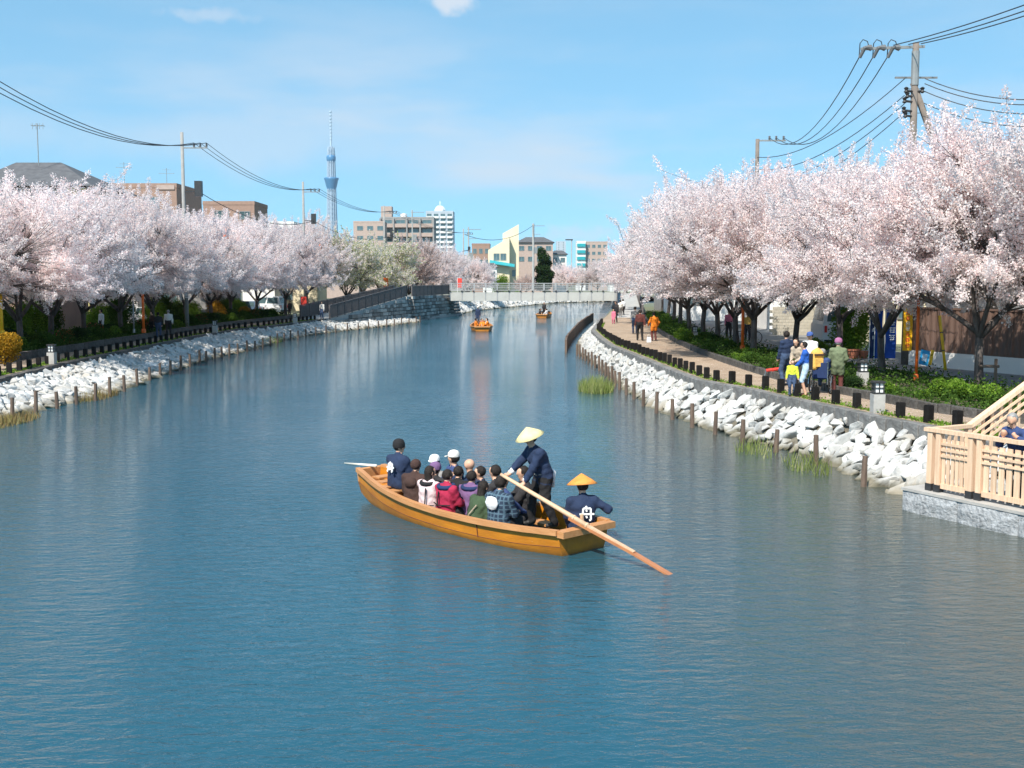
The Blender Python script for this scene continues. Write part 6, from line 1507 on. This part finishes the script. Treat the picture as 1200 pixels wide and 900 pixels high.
# far boats
def far_crew(bt, loc, rz, s, tops, who):
    MX = Matrix.Translation(loc) @ Matrix.Rotation(rz, 4, 'Z') @ Matrix.Scale(s, 4)
    for i, (x, y, m, hd) in enumerate(tops): 
        person('passenger seated in %s' % who + (' in an orange life vest' if m == 'orange_c' else ' in dark clothes'), MX @ Vector((x, y, .2)), rz + hd, m, 'dark', 'sit', 1.66, vox=.05, group='passengers of ' + who)
    return MX
c = G(565, 388.5, 0); make_boat('rowing_boat', 'wooden boat with passengers in orange vests out on the canal', (c.x, c.y, 0), .05, 1.12)
MX = far_crew(None, c, .05, 1.12, [(-.5, 1.4, 'orange_c', -1.5), (.5, 1.5, 'orange_c', 1.5), (-.5, 2.2, 'happi', -1.5), (.5, 2.3, 'orange_c', 1.5), (0.0, 1.7, 'happi', 0), (-.5, 3.0, 'orange_c', -1.5), (.5, 3.1, 'white_c', 1.5), (.05, .9, 'orange_c', 2.8)], 'the nearer of the two far boats')
person('boatman in navy standing at the far end of the nearer far boat', MX @ Vector((-.25, 5.0, .42)), 2.9, 'happi', 'happi', 'stand', 1.7, vox=.05, hat=('cap', 'offwhite'))
c = G(635, 372.5, 0); make_boat('rowing_boat', 'farthest small wooden boat before the footbridge', (c.x, c.y, 0), -.12, 1.05)
MX = far_crew(None, c, -.12, 1.05, [(-.4, 1.4, 'dark', -1.5), (.4, 1.5, 'white_c', 1.5), (-.4, 2.4, 'dark', -1.5), (.4, 2.4, 'offwhite', 1.5)], 'the farthest boat')
person('boatman in dark clothes standing in the farthest boat', MX @ Vector((-.1, 4.2, .2)), 3.0, 'dark', 'black', 'stand', 1.66, vox=.05)

# ------------------------------------------------------------------ people on the banks
def gp(px, py, z=ZR + .01): return G(px, py, z)
def stander(label, px, py, rz, top, bottom, h=1.65, z=ZR + .012, **kw): return person(label, G(px, py, z), rz, top, bottom, 'stand', h, **kw)
cam_face = pi           # facing the camera
t = stander('person in green coat and purple knit hat with back to the camera', 981, 461, -.2, 'olive', 'maroon', 1.62, hat=('knit', 'mauve'), coat=.55, hair='hair_grey', shoe='grey', hands=[(-.2, .22, .95), (.2, .2, .95)])
t = stander('man in dark navy jacket with back half turned behind the child in lime', 921, 452, .5, 'happi', 'jeans', 1.74, hands=[(-.22, .15, .85), (.22, .12, .85)], head=(-.3, 0))
t = stander('woman in grey beige shawl bending among the group by the wheelchair', 937, 455, 2.2, 'beige', 'dark', 1.58, lean=.35, long_hair=True, hands=[(-.1, .35, .95), (.12, .35, .9)], face=True)
t = stander('woman in bright blue top and pale shorts carrying a child on the group left', 944, 464, 1.3, 'royal', 'paleblue', 1.58, lean=.1, hands=[(-.1, .33, .95), (.14, .3, .92)], shorts=True, shoe='maroon', face=True)
b = MB(); b.box((0, -.14, 1.1), (.34, .12, .5)); part(t, 'vest', b, M['black'])
t = stander('small child in lime yellow jacket in front of the group', 928, 464, 2.9, 'lime', 'jeans', 1.05, face=True, hands=[(-.28, .1, .85), (.28, .1, .85)])
t = stander('man in white shirt and blue cap behind the wheelchair group', 948, 450, 2.6, 'white_c', 'grey', 1.66, hat=('cap', 'blue_c'), face=True, hands=[(-.15, .3, 1.05), (.2, .3, 1.05)])
# wheelchair with a person and a yellow rucksack
wp = G(962, 461, ZR + .012); wc = thing('wheelchair', 'wheelchair on the right path beside the green coat', 'wheelchair', wp, -.5)
R = Matrix.Rotation(pi / 2, 3, 'Y')
for sx in (-1, 1):
    ring = [(sx * .29, .30 * cos(a * pi / 10), .30 + .30 * sin(a * pi / 10)) for a in range(21)]
    b = MB(); b.tube(ring, .02, 6, False); w_ = part(wc, 'wheel', b, M['rubber'])
    b = MB()
    for a in range(6): b.tube([(sx * .29, -.29 * cos(a * pi / 6), .3 - .29 * sin(a * pi / 6)), (sx * .29, .29 * cos(a * pi / 6), .3 + .29 * sin(a * pi / 6))], .006, 3)
    b.tube([(sx * .33, .26 * cos(a * pi / 10), .30 + .26 * sin(a * pi / 10)) for a in range(21)], .01, 5, False); part(w_, 'spokes', b, M['chrome'])
    ring = [(sx * .25, .42 + .09 * cos(a * pi / 6), .1 + .09 * sin(a * pi / 6)) for a in range(13)]; b = MB(); b.tube(ring, .018, 5, False); part(wc, 'caster', b, M['rubber'])
    b = MB(); b.tube([(sx * .23, -.32, .98), (sx * .23, -.2, .98), (sx * .23, -.2, .3), (sx * .23, .35, .3), (sx * .23, .48, .12)], .014, 6); b.tube([(sx * .23, -.2, .72), (sx * .23, .2, .72), (sx * .23, .22, .48)], .014, 6); part(wc, 'side_frame', b, M['chrome'])
b = MB(); b.box((0, .05, .47), (.44, .42, .05)); part(wc, 'seat', b, M['navy_cloth']); b = MB(); b.box((0, -.2, .72), (.44, .04, .46)); part(wc, 'backrest', b, M['navy_cloth'])
person('person in dark blue sitting in the wheelchair', Vector((wp.x, wp.y, wp.z + .50)) , -.5, 'shirtblue', 'jeans', 'sit', 1.5, hat=('knit', 'grey'))
rs = thing('rucksack', 'yellow rucksack hanging behind the wheelchair', 'rucksack', G(955, 461, ZR) + Vector((0, -.15, .72)), .2)
b = MB(); 
V, Fq = surface_nets(lambda P: caps_eval([((-.09, 0, .12), (-.09, 0, .52), .13, .11, 1, 'a'), ((.09, 0, .12), (.09, 0, .52), .13, .11, 1, 'a'), ((0, 0, .5), (0, 0, .6), .13, .09, 1, 'a')], P, .02)[0], np.array([-.35, -.25, -.1]), np.array([.35, .25, .8]), .025)
b.add(V.tolist(), Fq.tolist()); part(rs, 'bag', b, M['yellow_c'], True)
b = MB(); b.box((0, -.14, .25), (.22, .08, .26)); part(rs, 'pocket', b, M['yellow_c'])
b = MB(); b.bar((-.16, -.15, .48), (.16, -.15, .48), .03, .05); part(rs, 'buckle_strap', b, M['brown'])
p = G(910, 452, ZR); b = MB(); b.tube([(-.35, 0, .5), (.35, .1, .58)], .05, 8); b.tube([(-.15, 0, .52), (.0, .05, .54)], .055, 8); ub = thing('folded_umbrella', 'red folded umbrella held low left of the child in lime', 'umbrella', p); part(ub, 'canopy', b, M['sign_red'])
b = MB(); b.tube([(.35, .1, .58), (.55, .13, .6)], .012, 6); b.tube([(-.35, 0, .5), (-.5, -.02, .0)], .012, 6); part(ub, 'shaft', b, M['chrome'])
# further along the right path
stander('person in dark clothes walking on the right path before the orange jacket', 750, 399, .1, 'maroon', 'black', 1.74, vox=.035, hands=[(-.26, .12, .85), (.25, -.1, .85)], feet=[(-.1, .2, .09), (.1, -.18, .09)])
stander('person in orange jacket walking on the right path', 766.5, 399.5, .2, 'orange_c', 'maroon', 1.6, vox=.035, coat=.5, lean=.12, hands=[(-.3, .25, .95), (.3, .2, .95)])
stander('person in grey top beside the path railing ahead of the dark walker', 744, 391, 0.0, 'grey', 'jeans', 1.72, vox=.04)
stander('adult in black on the canal side of the far right path', 721.5, 378, 2.6, 'dark', 'dark', 1.72, vox=.04)
stander('child in pink beside the adult in black on the right path', 719, 379.5, 2.6, 'pink', 'pink', 1.15, vox=.04)
stander('person in white top farther along the right path', 730, 371, .3, 'white_c', 'dark', 1.66, vox=.04)
stander('person in pale top beside the white top far along the right path', 727, 372, .3, 'offwhite', 'grey', 1.6, vox=.04)
p = D(762, 398, 61.5); b = MB()
sb = thing('white_bag', 'white shopping bag beside the person in orange', 'bag', (p.x - .1, 61.3, ZR + .02)); b.box((0, 0, .13), (.24, .14, .26)); b.box((0, 0, .28), (.18, .09, .05)); part(sb, 'bag', b, M['white_c']); b = MB(); b.tube([(-.08, 0, .29), (-.06, 0, .42), (.06, 0, .42), (.08, 0, .29)], .01, 5); part(sb, 'handle', b, M['white_c'])
p = D(854, 386, 66); person('person in pink standing on the road behind the trunks', (p.x, 66, ZR + .02), 3.0, 'pink', 'dark', 'stand', 1.62, vox=.04)
p = D(876, 386, 62); person('person in yellow behind the trunks by the orange pole', (p.x, 62, ZR + .02), 3.0, 'yellow_c', 'dark', 'stand', 1.6, vox=.04)
# left bank
zl = ZL + .012
stander('elderly man in white shirt walking on the left path', 198, 394, .4, 'offwhite', 'dark', 1.7, z=zl, vox=.035, hair='hair_grey', hands=[(-.26, .1, .82), (.26, .0, .82)])
stander('person in dark clothes left of the man in white on the left path', 186, 396, .2, 'dark', 'jeans', 1.6, z=zl, vox=.04)
stander('person in black beside the orange pole on the left path', 179, 395, 2.5, 'brown', 'black', 1.62, z=zl, vox=.04)
stander('person in pale top standing at the foot of the left ramp', 377.5, 374, 2.8, 'offwhite', 'jeans', 1.66, z=zl, vox=.05)
p = D(119, 380, 66); person('person in white behind the left hedge', (p.x, 66, ZL + .25), 2.4, 'white_c', 'dark', 'stand', 1.66, vox=.045)
for px, m_, lab in ((362, 'redc', 'person in red near the foot of the left ramp'), (368, 'pink', 'person in pink near the foot of the left ramp'), (340, 'dark', 'person in dark clothes under the last left cherry tree')):
    p = D(px, 372, 112); person(lab, (p.x, 112, ZL), 2.6, m_, 'dark', 'stand', 1.64, vox=.05)
p = D(682, 340, 148.5); person('person in dark clothes crossing the footbridge', (p.x, 147.6, 3.12), 1.6, 'dark', 'dark', 'stand', 1.66, vox=.05)
# person leaning on the deck railing
q = Matrix.Rotation(atan2(ed.y, ed.x), 3, 'Z')
pd = Vector((E0.x, E0.y, ZD + .02)) + q @ Vector((2.20, .62, 0)); prz = atan2(ed.y, ed.x) + pi
kk = 1.72 / 1.7
def to_local(P): return (Matrix.Rotation(-prz, 3, 'Z') @ (P - pd)) / kk
hl = [to_local(Vector((E0.x, E0.y, ZD + .02 + RH + .11)) + q @ Vector((x, .28, 0))) for x in (2.42, 2.08)]
hl.sort(key=lambda v: v.x)
person('grey haired person in navy top leaning on the wooden deck railing', pd, prz, 'shirtblue', 'dark', 'stand', 1.72, hands=[tuple(h) for h in hl], lean=.36, head=(.5, -.35), hair='hair_grey', fingers=True, face=True, vox=.02)

# fallen petals lying on the paths
rng = np.random.default_rng(21)
for nm, La, Lb, y0, y1, z, lab in (('path_petals', RT3, RP, 24, 95, ZR + .016, 'fallen petals on the right path'), ('path_petals', LP, LT3b, 38, 104, ZL + .016, 'fallen petals on the left path')):
    n = 5000; y_p = y0 + (y1 - y0) * rng.uniform(size=n) ** 1.4; u = rng.beta(1.6, .8, n) if La is RT3 else rng.beta(.8, 1.6, n); P = np.stack([np.interp(y_p, *La) * (1 - u) + np.interp(y_p, *Lb) * u, y_p, np.full(n, z)], 1)
    me = leaf_mesh(nm, P, .022, rng.uniform(.2, 1, n), M['blossom'], rng); buf = np.empty(len(me.vertices) * 3, np.float32); me.vertices.foreach_get('co', buf); buf = buf.reshape(-1, 3); buf[:, 2] = z; me.vertices.foreach_set('co', buf.ravel())
    tag(link(nm, me), lab, 'petals', None, 'stuff')
# ------------------------------------------------------------------ the air: thin even haze round the whole place
b = MB(); b.box((0, 2850, 342), (10100, 6400, 688)); hz = struct('haze', b, [], kind='stuff')
mh = bpy.data.materials.new('haze'); mh.use_nodes = True; nn = mh.node_tree.nodes; nn.clear()
ho = nn.new('ShaderNodeOutputMaterial'); pv = nn.new('ShaderNodeVolumePrincipled'); pv.inputs['Color'].default_value = (.86, .92, 1, 1)
pv.inputs['Density'].default_value = HAZE; pv.inputs['Anisotropy'].default_value = .3
mh.node_tree.links.new(pv.outputs[0], ho.inputs['Volume']); hz.data.materials.append(mh)
